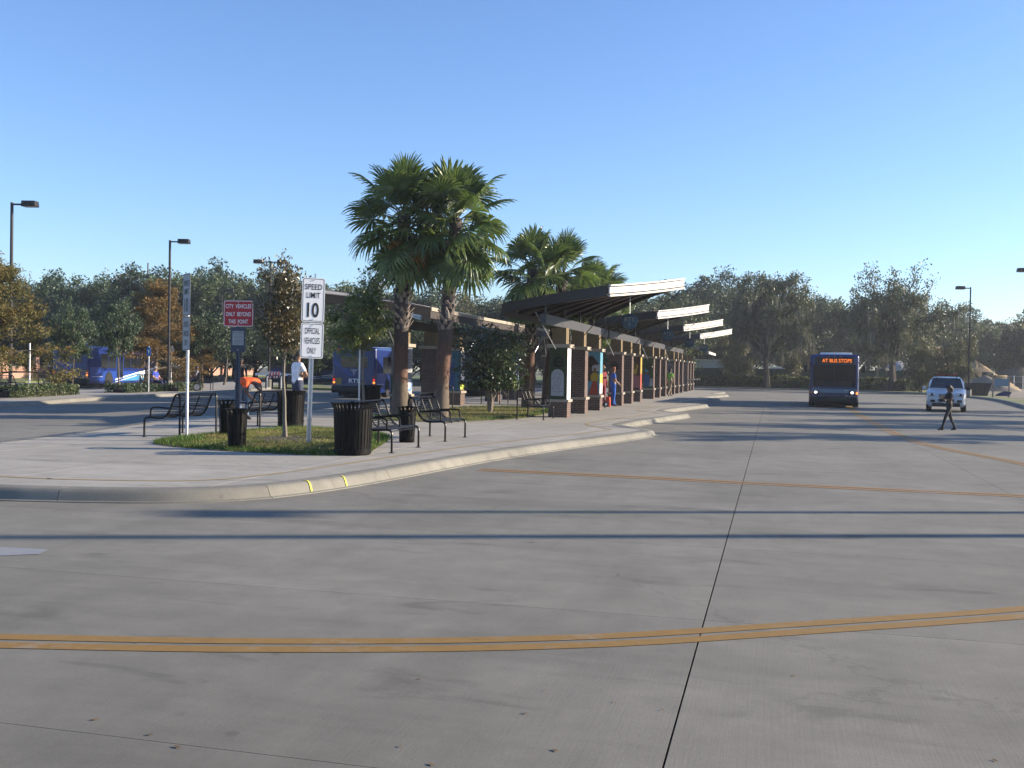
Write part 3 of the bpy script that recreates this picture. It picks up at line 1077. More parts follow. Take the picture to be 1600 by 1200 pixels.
def column(parent, x, y, kind, front='-Y', z=.15):
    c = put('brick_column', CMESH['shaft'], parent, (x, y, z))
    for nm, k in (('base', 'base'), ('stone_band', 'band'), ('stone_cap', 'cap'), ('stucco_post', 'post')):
        put(nm, CMESH[k], c)
    F = -.31
    if kind in ('plaque',):
        flat('mural', rect(-.305, .305, .62, 2.395), 'mural_ivy', c, '-Y')
        flat('stone_plaque', arch(-.24, .20, .74, 1.66), 'plaque', c, '-Y', .03, .006)
        text_rows(c, '-Y', -.2, .16, .82, 1.56, 15, 'grey_ink', 4, .038)
        flat('mural', rect(-.305, .305, .62, 2.395), 'sign_white', c, '+X')
        for zz, s in ((2.15, 'A'), (1.93, '7'), (1.72, 'E')):
            lettering(s, M['black_ink'], c, (.3175, .02, zz), h=.17, face='+X', bold=.02)
        text_rows(c, '+X', -.22, .22, .8, 1.5, 8, 'grey_ink', 9, .008)
        put('iron_ring', CMESH['ring'], c, (.0, F - .035, 1.91))
    elif kind == 'woman':
        flat('mural', rect(-.305, .305, .62, 2.395), 'mural_sky', c, '-Y')
        flat('mural', [(-.305, 1.2), (.22, 1.2), (.24, 1.95), (.0, 2.25), (-.305, 2.2)], 'mural_brown', c, '-Y', .003, .006)
        flat('mural', rect(-.02, .29, 1.60, 1.86), 'plaque', c, '-Y', .003, .010)
        flat('mural', [(-.15, .64), (.27, .64), (.19, 1.22), (.02, 1.22)], 'mural_red', c, '-Y', .003, .014)
        flat('mural', [(-.05, 1.2), (.23, 1.2), (.25, 1.45), (.17, 1.55), (.03, 1.55), (-.08, 1.42)], 'mural_yellow', c, '-Y', .003, .018)
        flat('mural', blob(.10, 1.66, .06, .09), 'mural_skin', c, '-Y', .003, .022)
        flat('mural', rect(-.305, .305, 1.5, 2.395), 'mural_sky', c, '+X')
        flat('mural', rect(-.305, .305, 1.1, 1.498), 'lime_paint', c, '+X')
        flat('mural', rect(-.305, .305, .70, 1.098), 'sign_white', c, '+X')
        put('iron_ring', CMESH['ring'], c, (-.08, F - .035, 1.98))
    elif kind == 'ringbrick':
        put('iron_ring', CMESH['ring'], c, (-.02, F - .03, 1.85))
    elif kind == 'market':
        flat('mural', rect(-.305, .305, .62, 2.395), 'mural_brown', c, '-Y')
        flat('mural', [(-.3, 1.5), (.1, 1.45), (.2, 1.9), (-.05, 2.15), (-.3, 2.1)], 'mural_yellow', c, '-Y', .003, .006)
        flat('mural', [(-.25, .75), (.3, .75), (.28, 1.35), (-.1, 1.45)], 'mural_rose', c, '-Y', .003, .010)
        flat('mural', rect(-.305, .305, .70, 1.5), 'mural_red', c, '+X')
        flat('mural', rect(-.305, .305, 1.502, 2.395), 'mural_yellow', c, '+X')
        put('iron_ring', CMESH['ring'], c, (-.1, F - .035, 1.9))
    elif kind == 'bluefigure':
        flat('mural', rect(-.305, .305, .62, 2.395), 'mural_green', c, '-Y')
        flat('mural', [(-.22, .75), (.05, .75), (.08, 1.3), (.02, 1.45), (-.2, 1.45), (-.26, 1.3)], 'mural_blue', c, '-Y', .003, .006)
        flat('mural', blob(-.09, 1.56, .06, .085), 'mural_skin', c, '-Y', .003, .010)
        flat('mural', [(.06, .75), (.29, .75), (.27, 1.2), (.12, 1.2)], 'plaque', c, '-Y', .003, .010)
        flat('mural', [(-.2, 1.6), (.02, 1.6), (.0, 1.76), (-.18, 1.76)], 'mural_sky', c, '-Y', .003, .014)
        put('iron_ring', CMESH['ring'], c, (.06, F - .035, 1.86))
    elif kind == 'garden':
        flat('mural', rect(-.305, .305, .62, 2.395), 'mural_green', c, '-Y')
        flat('mural', [(-.28, .75), (.29, .75), (.25, 1.3), (-.2, 1.25)], 'mural_yellow', c, '-Y', .003, .006)
        flat('mural', [(-.25, 1.5), (.27, 1.45), (.2, 2.2), (-.2, 2.25)], 'mural_pink', c, '-Y', .003, .010)
        put('iron_ring', CMESH['ring'], c, (0, F - .035, 1.85))
    elif kind == 'hedge':
        flat('mural', rect(-.305, .305, 1.32, 2.395), 'mural_pink', c, '-Y')
        flat('mural', rect(-.305, .305, .70, 1.318), 'mural_green', c, '-Y')
        flat('mural', rect(-.305, .305, .62, 2.395), 'plaque', c, '+X')
        flat('mural', blob(0, .95, .27, .22), 'blue_sign', c, '+X', .003, .006)
        flat('mural', blob(-.04, 1.0, .18, .2), 'sign_white', c, '+X', .003, .010)
        text_rows(c, '+X', -.16, .16, 1.25, 2.3, 10, 'grey_ink', 5, .010)
        put('iron_ring', CMESH['ring'], c, (.02, F - .035, 1.9))
    elif kind == 'teal':
        flat('mural', rect(-.305, .305, .62, 2.395), 'teal', c, '-Y')
        flat('mural', rect(-.305, .05, .70, 1.9), 'mural_blue', c, '-Y', .003, .006)
        flat('mural', rect(-.305, .305, 1.5, 2.395), 'plaque', c, '+X')
        flat('mural', [(u, 2.22 - z) for u, z in arch(-.26, .26, .70, 1.2)], 'sign_white', c, '+X', .004, .006)
        flat('mural', rect(-.305, .305, .70, .98), 'lime_paint', c, '+X')
    return c


def shelter(name, label, ox, oy, mirror, kinds, ring_z=0):
    """roof wing, girder and three columns; local origin on the platform under the girder start"""
    t = thing(name, label, 'bus shelter', (ox, oy, 0), 0, 'bus shelters on the platform')
    s = -1 if mirror else 1
    # columns are at local y 3.6, 7.05, 10.5 (girder 0.8 .. 13.6)
    for k, kind in enumerate(kinds):
        column(t, 0, 3.6 + 3.43 * k, kind)
    gz = 3.25
    MB().box((0, 7.1, gz + .16), (.2, 12.7, .34)).build('girder', M['steel_grey'], t, bevel=.012, seg=1)
    # roof wing: a fan between the low eave A-D and the short high edge B-C
    A = (-1.65 * s, 1.9); B = (2.32 * s, -.72); C = (4.26 * s, 2.35); D = (-1.45 * s, 15.2)

    def zz(x, y):
        return 3.81 + (x * s + 1.6) * (.1407 + .0153 * (y - 2.0) if y < 4 else .171 + .006 * (y - 4))

    def fan(u, v):
        a = Vector(A).lerp(Vector(D), u); b = Vector(B).lerp(Vector(C), u)
        return a.lerp(b, v)

    def sheet(nm, dz0, dz1, m, inset=0.0):
        NU, NV = 8, 6
        vs = []
        for dz in (dz0, dz1):
            for i in range(NU + 1):
                for j in range(NV + 1):
                    p = fan(inset + (1 - 2 * inset) * i / NU, inset + (1 - 2 * inset) * j / NV)
                    vs.append((p.x, p.y, zz(p.x, p.y) + dz))
        n = (NU + 1) * (NV + 1)
        ix = lambda i, j, k=0: k * n + i * (NV + 1) + j
        fs = []
        for i in range(NU):
            for j in range(NV):
                for k in (0, 1): fs.append((ix(i, j, k), ix(i + 1, j, k), ix(i + 1, j + 1, k), ix(i, j + 1, k)))
        for i in range(NU):
            for j in (0, NV): fs.append((ix(i, j), ix(i + 1, j), ix(i + 1, j, 1), ix(i, j, 1)))
        for j in range(NV):
            for i in (0, NU): fs.append((ix(i, j), ix(i, j + 1), ix(i, j + 1, 1), ix(i, j, 1)))
        return MB().add(vs, fs).build(nm, m, t)
    roof = sheet('roof', .05, .10, M['roof_metal'])
    mb = MB()
    for k in range(1, 22):
        q = [fan(k / 22, v) for v in (0, .25, .5, .75, 1)]
        mb.tube([(p.x, p.y, zz(p.x, p.y) + .115) for p in q], .016, 4)
    o = mb.build('standing_seam', M['roof_metal'], roof); o['kind'] = 'stuff'
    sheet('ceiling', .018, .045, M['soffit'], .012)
    # edge boards
    def edge(nm, p, q, h0, h1, th, m):
        p, q = Vector(p), Vector(q)
        tdir = (q - p).normalized(); nn = Vector((-tdir.y, tdir.x))
        c = Vector((.5 * s, 5))
        if nn.dot((p + q) / 2 - c) < 0: nn = -nn
        vs = []; N = 6
        for i in range(N + 1):
            pt = p.lerp(q, i / N)
            for o_, h in ((.003, h0), (.003, h1), (th, h1), (th, h0)):
                w = pt + nn * o_
                vs.append((w.x, w.y, zz(pt.x, pt.y) + h))
        fs = [(4 * i + k, 4 * i + (k + 1) % 4, 4 * i + 4 + (k + 1) % 4, 4 * i + 4 + k) for i in range(N) for k in range(4)]
        fs += [(0, 1, 2, 3), (4 * N, 4 * N + 3, 4 * N + 2, 4 * N + 1)]
        return MB().add(vs, fs).build(nm, m, t)
    edge('gable_board', A, B, -.17, .115, .05, M['steel_dark'])
    edge('gable_trim', A, B, .12, .15, .06, M['soffit'])
    edge('fascia', B, C, -.10, .09, .06, M['fascia'])
    edge('fascia_lip', B, C, .12, .168, .10, M['fascia'])
    g = edge('gutter', B, C, -.19, -.13, .085, M['fascia'])
    edge('gable_board', C, D, -.17, .115, .05, M['steel_dark'])
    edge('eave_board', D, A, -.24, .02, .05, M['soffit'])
    edge('eave_trim', D, A, .025, .155, .09, M['cream'])
    # purlins under the ceiling, fanning from the low eave to the high edge
    for k in range(1, 7):
        q = [fan(k / 7, v) for v in (.03, .25, .5, .75, .97)]
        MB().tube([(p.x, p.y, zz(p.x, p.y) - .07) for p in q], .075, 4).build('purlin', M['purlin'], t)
    # stub posts between girder and roof, and slanting struts
    for k in range(5):
        y = 1.1 + 3.0 * k
        h = zz(0, y) + .02
        MB().box((0, y, (gz + .332 + h) / 2), (.07, .07, max(.05, h - gz - .332))).build('stub_post', M['steel_grey'], t)
    for y0, y1 in ((2.6, .9), (11.9, 13.4)):
        MB().tube([(-.02 * s, y0 + .25, 2.5), (-.28 * s, y1, 3.62)], .02, 6).build('strut', M['galv'], t)
    for k in range(3):
        y = 3.6 + 3.43 * k
        x1, y1 = 1.9 * s, y + .6
        MB().tube([(.36 * s, y + .1, 2.50), (x1, y1, zz(x1, y1) - .06)], .016, 6).build('strut', M['steel_dark'], t)
    x1, y1 = C[0] - .05 * s, C[1] + .05
    MB().tube([(x1, y1, zz(x1, y1) - .2), (x1 - .85 * s, y1 + .25, zz(x1, y1) - .95), (x1 - 1.3 * s, y1 + .5, zz(x1 - 1.3 * s, y1) - .2)], .014, 6).build('brace', M['steel_dark'], t)
    return t


PITCHY = 13.1
SX = -7.17
RK = [('plaque', 'brick', 'woman'), ('ringbrick', 'brick', 'market'), ('bluefigure', 'brick', 'brick'), ('garden', 'brick', 'brick')]
RLAB = ['nearest bus shelter with arched stone plaque and woman mural on its brick columns',
        'second bus shelter on the right row, where two people stand beside a stroller',
        'third bus shelter on the right row with a dark mural of a seated blue figure',
        'fourth bus shelter on the right row, farthest wing with a white fascia']
for k in range(4):
    shelter('bus_shelter', RLAB[k], SX, 31.25 + PITCHY * k, False, RK[k])
LKN = [('hedge', 'brick', 'teal'), ('brick', 'teal', 'brick'), ('brick', 'brick', 'brick')]
LLAB = ['left row bus shelter behind the two tall palms, sunlit cream eave towards the lawn',
        'left row bus shelter half hidden behind the dark shrub and second pair of palms',
        'left row bus shelter farthest away, glimpsed between the palm trunks']
for k in range(3):
    shelter('bus_shelter', LLAB[k], -13.66, 33.0 + PITCHY * k, True, LKN[k])

# last, smaller shelter at the far end: sunlit brick piers under a tilted metal canopy
t = thing('kiosk', 'small far shelter of sunlit brick piers under a tilted blue grey canopy', 'kiosk', (-7.17, 86.0, 0), 0)
for k in range(3):
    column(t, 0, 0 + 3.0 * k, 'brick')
vs = [(-1.2, -2.0, 4.5), (2.0, -2.0, 3.35), (2.0, 8.0, 3.35), (-1.2, 8.0, 4.5)]
MB().add(vs + [(a, b, c + .12) for a, b, c in vs], [(0, 1, 2, 3), (4, 5, 6, 7), (0, 1, 5, 4), (1, 2, 6, 5), (2, 3, 7, 6), (3, 0, 4, 7)]).build('canopy', M['roof_metal'], t)
MB().box((2.06, 3, 3.36), (.1, 10, .2)).build('canopy_edge', M['fascia'], t)
for k in range(3): MB().box((.62, 3.0 * k, 1.15), (.5, .3, .1)).build('ledge', M['stone'], t)

# round hanging signs under the wings
HS = [(-4.85, 35.3, 'RTS', '5'), (-4.85, 48.4, 'RTS', None), (-4.85, 61.5, 'RTS', None), (-4.85, 74.6, 'RTS', None)]
HL = ['round blue hanging sign lettered with a 5 under the nearest shelter wing', 'round blue hanging sign under the second shelter wing', 'round blue hanging sign under the third shelter wing', 'round blue hanging sign under the farthest shelter wing']
for k, (x, y, a, b) in enumerate(HS):
    t = thing('hanging_sign', HL[k], 'sign', (x, y, 3.5), HEAD * .3, 'round signs hung under the shelter wings')
    MB().lathe([(.26, -.02), (.275, -.012), (.275, .012), (.26, .02)], 24, axis='Y').build('disc', M['sign_disc'], t, True)
    MB().tube([(0, 0, .26), (0, 0, .95)], .016, 6).build('rod', M['galv'], t)
    lettering(a, M['grey_ink'] if False else M['plaque'], t, (0, -.024, .07), w=.34, h=.15, bold=.0)
    if b: lettering(b, M['plaque'], t, (0, -.024, -.10), h=.11)
# ------------------------------------------------------------------ trees and plants
def leaf_quads(cent, size, rg, up=.3, aspect=.55):
    """one rhombic leaf per centre"""
    n = len(cent)
    nrm = rg.normal(size=(n, 3)); nrm[:, 2] = nrm[:, 2] * .8 + up
    nrm /= np.linalg.norm(nrm, axis=1)[:, None] + 1e-9
    a = rg.normal(size=(n, 3))
    u = np.cross(nrm, a); u /= np.linalg.norm(u, axis=1)[:, None] + 1e-9
    w = np.cross(nrm, u)
    s = (size * rg.uniform(.6, 1.35, n))[:, None]
    v = np.stack([cent + u * s, cent + w * s * aspect, cent - u * s, cent - w * s * aspect], 1).reshape(-1, 3)
    return v


def grow(rg, h, spread, base_frac=.3, n_limb=9, droop=0.0, trunk_r=.18, lean=.04, twigs=5, shape='round'):
    """skeleton of trunk, limbs and twigs: list of (points, radii) and twig end points"""
    polys = []; ends = []
    tp = []
    x = y = 0.0
    steps = 7
    topf = .92 if shape == 'cone' else .72
    for i in range(steps + 1):
        tp.append(Vector((x, y, h * topf * i / steps)))
        x += rg.normal(0, lean * h / steps); y += rg.normal(0, lean * h / steps)
    polys.append((tp, [trunk_r * (1.25 if i == 0 else 1 - .8 * i / steps) for i in range(steps + 1)]))

    def on_trunk(f):
        q = f / topf * steps; i = min(steps - 1, int(q)); return tp[i].lerp(tp[i + 1], min(1, q - i))
    if shape == 'dome':
        for k in range(n_limb):
            u = (k + .5) / n_limb
            az = k * 2.39996 + rg.uniform(-.35, .35)
            el = math.asin(min(.99, -.30 + 1.28 * u))
            e = Vector((math.cos(az) * math.cos(el) * spread, math.sin(az) * math.cos(el) * spread, h * .56 + h * .40 * math.sin(el))) * 1.0
            e.x *= rg.uniform(.68, 1.08); e.y *= rg.uniform(.68, 1.08); e.z *= rg.uniform(.92, 1.05)
            b = on_trunk(min(topf * .98, base_frac + (topf * .9 - base_frac) * u * rg.uniform(.7, 1.0)))
            mid = b.lerp(e, .5) + Vector((0, 0, .06 * h * (1 - u)))
            pts = [b, b.lerp(mid, .5) + Vector(tuple(rg.normal(0, .03 * spread, 3))), mid + Vector(tuple(rg.normal(0, .05 * spread, 3))), mid.lerp(e, .55) + Vector(tuple(rg.normal(0, .05 * spread, 3))), e]
            L = (e - b).length
            r0 = trunk_r * .5 * (1 - .55 * u)
            polys.append((pts, [r0 * (1 - .2 * i) + .008 for i in range(5)]))
            d = (e - mid).normalized()
            for j in range(twigs):
                i = rg.integers(2, 5)
                s0 = pts[i - 1].lerp(pts[i], rg.random())
                d2 = (d * .8 + Vector(tuple(rg.normal(0, .8, 3))) + Vector((0, 0, .1 - droop))).normalized()
                t2 = s0 + d2 * L * rg.uniform(.16, .42)
                polys.append(([s0, s0.lerp(t2, .5) + Vector(tuple(rg.normal(0, .03 * L, 3))), t2], [r0 * .4 + .004, r0 * .28 + .004, .006]))
                ends.append(t2); ends.append(s0.lerp(t2, .6))
            ends.append(e); ends.append(pts[3])
        return polys, ends
    for k in range(n_limb):
        f = base_frac + (topf - base_frac) * ((k + .3) / n_limb) ** .9
        b = on_trunk(f)
        az = k * 2.4 + rg.uniform(-.5, .5)
        if shape == 'cone': L = spread * (1 - (f - base_frac) / (1.02 - base_frac)) * rg.uniform(.75, 1.1) + .1 * spread; el = R_(rg.uniform(5, 30))
        else:
            L = spread * rg.uniform(.7, 1.1) * (1 - .35 * abs(f - .5)); el = R_(rg.uniform(12, 62) * (.5 + f))
        d = Vector((math.cos(az) * math.cos(el), math.sin(az) * math.cos(el), math.sin(el)))
        pts = [b]
        p = b.copy()
        for i in range(4):
            d = (d + Vector((rg.normal(0, .18), rg.normal(0, .18), rg.normal(.02 - droop, .12)))).normalized()
            p = p + d * L / 4; pts.append(p.copy())
        r0 = trunk_r * .5 * (1 - .5 * f)
        polys.append((pts, [r0 * (1 - .2 * i) + .008 for i in range(5)]))
        for j in range(twigs):
            i = rg.integers(1, 5)
            s0 = pts[i - 1].lerp(pts[i], rg.random())
            d2 = (d + Vector(tuple(rg.normal(0, .75, 3))) + Vector((0, 0, .15 - droop))).normalized()
            e = s0 + d2 * L * rg.uniform(.2, .5)
            polys.append(([s0, s0.lerp(e, .5) + Vector(tuple(rg.normal(0, .04 * L, 3))), e], [r0 * .4 + .004, r0 * .28 + .004, .006]))
            ends.append(e); ends.append(s0.lerp(e, .55))
        ends.append(pts[-1])
    ends.append(tp[-1]); ends.append(tp[-1] + Vector((0, 0, h * .08)))
    return polys, ends


TREE_MESH = {}


def tree_kind(key, seed, h, spread, leafs, leaf, barkm, leafm, cl=.8, base_frac=.3, n_limb=9, twigs=5, shape='round', droop=0.0, trunk_r=.18, squash=.7, sides=6, moss=0, up=.3, thin_top=0.0, aspect=.55):
    rg = np.random.default_rng(seed)
    polys, ends = grow(rg, h, spread, base_frac, n_limb, droop, trunk_r, twigs=twigs, shape=shape)
    mb = MB()
    for pts, rad in polys: mb.tube(pts, rad, sides if len(pts) > 3 else 4)
    trunk = mb.mesh('trunk', M[barkm], True)
    E = np.array([tuple(e) for e in ends])
    wgt = rg.uniform(.25, 1.6, len(E))
    if thin_top: wgt *= 1 - thin_top * np.clip((E[:, 2] / h - .55) / .4, 0, 1)
    wgt /= wgt.sum()
    idx = rg.choice(len(E), leafs, p=wgt)
    rad = (cl * rg.uniform(.5, 1.3, len(E)))[idx]
    g = rg.normal(size=(leafs, 3)); g /= np.linalg.norm(g, axis=1)[:, None]
    g *= (rg.random(leafs) ** .45)[:, None]
    g[:, 2] *= squash
    c = E[idx] + g * rad[:, None]
    c = c[c[:, 2] > .15]
    v = leaf_quads(c, leaf, rg, up, aspect)
    crown = np_mesh('crown', v, np.arange(len(v)).reshape(-1, 4), M[leafm])
    mm = None
    if moss:
        vs = []
        for k in range(moss):
            e = E[rg.integers(len(E))] + rg.normal(0, .5, 3)
            if e[2] > h * .75: continue
            n = rg.integers(3, 7)
            for q in range(n):
                a = rg.uniform(0, PI); w = rg.uniform(.02, .06); L = rg.uniform(.5, 1.9)
                o = e + rg.normal(0, .12, 3); dx, dy = math.cos(a) * w, math.sin(a) * w
                sw = rg.normal(0, .06, 2)
                vs += [(o[0] - dx, o[1] - dy, o[2]), (o[0] + dx, o[1] + dy, o[2]), (o[0] + dx * .3 + sw[0], o[1] + dy * .3 + sw[1], o[2] - L), (o[0] - dx * .3 + sw[0], o[1] - dy * .3 + sw[1], o[2] - L)]
        v = np.array(vs)
        mm = np_mesh('hanging_moss', v, np.arange(len(v)).reshape(-1, 4), M['moss'])
    TREE_MESH[key] = (trunk, crown, mm, h)


tree_kind('oak1', 21, 11.5, 5.6, 34000, .125, 'bark_dark', 'lf_oak', 1.0, .24, 22, 9, 'dome', 0, .42, .75, moss=240)
tree_kind('oak2', 34, 11.5, 5.8, 24000, .125, 'bark_dark', 'lf_oak', .95, .22, 22, 9, 'dome', 0, .5, .75, moss=330, thin_top=.72)
tree_kind('dark1', 5, 11, 4.3, 26000, .14, 'bark_dark', 'lf_dark', 1.0, .12, 24, 7, 'dome', 0, .25)
tree_kind('dark2', 6, 12, 3.6, 22000, .14, 'bark_dark', 'lf_dark', 1.0, .12, 22, 7, 'dome', 0, .22)
tree_kind('mid1', 7, 10, 4.3, 26000, .135, 'bark_dark', 'lf_mid', .95, .12, 24, 7, 'dome', 0, .22)
tree_kind('mid2', 8, 9, 4.6, 24000, .14, 'bark', 'lf_mid', 1.0, .08, 24, 7, 'dome', 0, .2)
tree_kind('olive', 9, 8.5, 4.0, 22000, .12, 'bark', 'lf_olive', .9, .1, 22, 7, 'dome', 0, .2)
tree_kind('pine', 10, 14, 2.8, 6500, .20, 'bark', 'lf_dark', .95, .5, 11, 4, trunk_r=.2)
tree_kind('cyp1', 11, 7.5, 2.6, 17000, .10, 'bark', 'lf_cypress', .62, .17, 26, 4, 'cone', .05, .12, .55, aspect=.28)
tree_kind('cyp2', 12, 8.0, 3.0, 19000, .095, 'bark_dark', 'lf_cypress_green', .7, .16, 26, 4, 'cone', .05, .13, .55, aspect=.28)
tree_kind('youngoak', 13, 5.6, 1.9, 9500, .07, 'bark', 'lf_dark', .45, .40, 16, 6, 'dome', 0, .075)
tree_kind('roadside', 14, 7.0, 2.7, 5200, .10, 'bark', 'lf_olive', .6, .3, 12, 6, trunk_r=.12)
tree_kind('bushy', 15, 4.6, 2.3, 9000, .10, 'bark_dark', 'lf_olive', .75, .05, 12, 6, trunk_r=.06)
tree_kind('rust', 16, 4.4, 2.0, 7000, .10, 'bark_dark', 'lf_bronze', .7, .05, 12, 6, trunk_r=.06)
tree_kind('bronze', 41, 4.2, 1.0, 6200, .05, 'bark_light', 'lf_bronze', .30, .44, 17, 7, 'round', 0, .065, .85, 7, thin_top=.55, aspect=.42)
tree_kind('bright', 44, 4.7, 1.15, 8200, .062, 'bark_light', 'lf_young', .36, .42, 16, 7, 'round', 0, .055, .85, 7, aspect=.42)


def plant_tree(key, loc, label, group=None, height=None, rz=None, name='tree', cat='tree', wide=1.0):
    tr, cr, mo, h = TREE_MESH[key]
    t = thing(name, label, cat, loc, RNG.uniform(0, 6.28) if rz is None else rz, group)
    s = (height / h) if height else 1
    t.scale = (s * wide, s * wide, s)
    put('trunk', tr, t); put('crown', cr, t)
    if mo:
        q = put('hanging_moss', mo, t); q['kind'] = 'stuff'
    return t


# the two nearest young trees
plant_tree('bronze', (-10.13, 20.1, .18), 'slim young tree with bronze leaves standing in the mulch ring behind the signs', rz=1.0, name='young_tree', wide=.76)
plant_tree('bright', (-13.1, 31.6, .17), 'young bright green tree beside the bare grey pole near the big bus', rz=2.2, name='young_tree')
# far left: turning cypresses and small oaks along the left pavement
def top_h(px, py, f): return zat(px, py, f) - .1


plant_tree('cyp2', far(-12, 44, .12), 'big turning bald cypress at the left edge beside the tall lamp post', 'turning cypress trees', top_h(0, 395, 44), .3, 'cypress_tree', 'cypress', 1.15)
plant_tree('cyp2', far(46, 52, .12), 'olive green cypress between the lamp post and the parked bus', 'turning cypress trees', top_h(45, 470, 52), 2.0, 'cypress_tree', 'cypress', .48)
plant_tree('cyp1', far(243, 66, .12), 'tall rust orange cypress beside the second lamp post', 'turning cypress trees', top_h(240, 440, 66), 1.0, 'cypress_tree', 'cypress', 1.3)
plant_tree('cyp1', far(297, 70, .12), 'lower rust brown cypress right of the tall orange one', 'turning cypress trees', top_h(297, 495, 70), 4.0, 'cypress_tree', 'cypress', 1.45)
plant_tree('youngoak', (-34.6, 45.0, .14), 'small dark oak standing before the rear of the parked bus', 'small oaks on the left pavement', 4.7, .5, 'oak_tree', 'tree', .62)
plant_tree('youngoak', (-34.2, 48.2, .14), 'wide dark oak standing before the side of the parked bus', 'small oaks on the left pavement', 5.3, 2.6, 'oak_tree', 'tree', .68)
plant_tree('youngoak', far(318, 69, .12), 'small dark oak behind the empty far bench', 'small oaks on the left pavement', 5.4, 4.0, 'oak_tree', 'tree', .95)
plant_tree('youngoak', far(350, 80, .12), 'small dark oak behind the red city vehicles sign', 'small oaks on the left pavement', 6.0, 1.1, 'oak_tree', 'tree', 1.2)

# woods beyond: every tree its own, a nearer row and a farther one
BG = []
rt = random.Random(5)
desc = {'dark1': ('dark evergreen', 'dense'), 'dark2': ('dark evergreen', 'tall'), 'mid1': ('mid green tree', 'rounded'), 'mid2': ('mid green tree', 'low spreading'), 'olive': ('olive tree', 'loose'), 'pine': ('pine', 'tall bare-stemmed')}
left_tops = [(-70, 445), (-30, 450), (20, 440), (62, 440), (95, 455), (130, 436), (160, 448), (196, 446), (232, 424), (262, 450), (296, 425), (322, 422), (352, 445), (366, 437), (398, 440), (430, 436), (470, 445), (520, 442), (560, 446), (610, 452), (660, 455), (705, 470), (745, 465), (790, 470), (835, 470), (880, 462), (925, 465), (970, 470), (1010, 468), (1045, 462)]
for i, (px, ty) in enumerate(left_tops):
    BG.append((px, ty, 112 + 34 * ((i * 7) % 5) / 5, rt.choice(['dark1', 'mid1', 'dark2', 'mid1', 'olive', 'dark1'])))
low = [(-55, 505), (5, 500), (60, 512), (110, 500), (170, 505), (215, 500), (330, 500), (400, 500), (455, 495), (500, 500), (560, 505), (640, 510), (720, 515), (800, 510), (870, 520), (960, 520), (1030, 520)]
for i, (px, ty) in enumerate(low):
    BG.append((px, ty, 98 + 10 * ((i * 3) % 4) / 4 if px > 420 else 104 + 8 * (i % 3), rt.choice(['mid2', 'mid1', 'olive', 'mid2', 'dark1'])))
right_tops = [(1085, 448, 146, 'dark1'), (1120, 438, 150, 'dark2'), (1150, 455, 152, 'dark1'), (1265, 466, 148, 'dark1'), (1300, 470, 146, 'mid1'), (1235, 480, 150, 'mid1'), (1340, 480, 148, 'dark1'), (1455, 478, 148, 'dark1'), (1480, 500, 150, 'mid1'), (1505, 487, 165, 'dark2'), (1532, 505, 160, 'mid1'), (1560, 500, 170, 'mid1'), (1590, 503, 165, 'olive'), (1625, 500, 160, 'mid1'), (1660, 490, 150, 'dark1'), (1420, 500, 144, 'mid1'), (1060, 455, 148, 'dark1'), (1180, 500, 146, 'dark1'), (1375, 490, 150, 'dark2'), (1115, 500, 150, 'dark1'), (1700, 485, 150, 'mid1')]
BG += right_tops
MARKS = [(-90, 'the left picture edge'), (16, 'the left lamp post'), (60, 'the olive green cypress'), (110, 'the tail of the parked bus'), (175, 'the middle of the parked bus'), (232, 'the bright blue stop sign'),
         (263, 'the second lamp post'), (290, 'the edge-on sign pole'), (345, 'the far small lamp'), (372, 'the red sign'), (418, 'the two-headed lamp'), (450, 'the bronze young tree'), (490, 'the speed limit sign'),
         (565, 'the bright young tree'), (628, 'the nearest palm trunk'), (692, 'the second palm trunk'), (740, 'the low cream eave'), (772, 'the dark shrub tree'), (835, 'the second palm pair'), (875, 'the stone plaque column'),
         (925, 'the woman mural column'), (985, 'the nearest hanging sign'), (1045, 'the second hanging sign'), (1090, 'the far kiosk'), (1130, 'the pale shed'), (1200, 'the left mossy oak'), (1250, 'the small tree at the hedge'),
         (1307, 'the oncoming bus'), (1385, 'the right mossy oak'), (1440, 'the leafy bush'), (1476, 'the police van'), (1513, 'the right lamp post'), (1545, 'the excavator'), (1564, 'the folding site sign'), (1615, 'the right edge lamp'), (1700, 'the right picture edge')]
used_lab = {}
for i, (px, ty, f, k) in enumerate(BG):
    wd, ad = desc[k]
    h = zat(px, ty, f)
    w = 1.35 if h < 8.5 else 1.05
    mk = min(MARKS, key=lambda q: abs(q[0] - px))
    rel = 'straight behind' if abs(mk[0] - px) < 10 else ('just left of' if px < mk[0] else 'just right of')
    rowd = 'tall' if h > 10.5 else ('low' if h < 7.5 else 'mid-height')
    lab = '%s %s %s in the woods %s %s' % (rowd, ad if ad != 'tall' else 'slender', wd, rel, mk[1])
    if lab in used_lab: lab = lab.replace(' in the woods', ', farther back' if f > used_lab[lab] else ', nearer')
    used_lab[lab] = f
    if len(lab.split()) > 16: lab = lab.replace(' straight', '').replace(' in the woods', '')
    plant_tree(k, far(px, f, -.1), lab, 'trees in the woods beyond', h * 1.02, None, 'woodland_tree', 'tree', w)
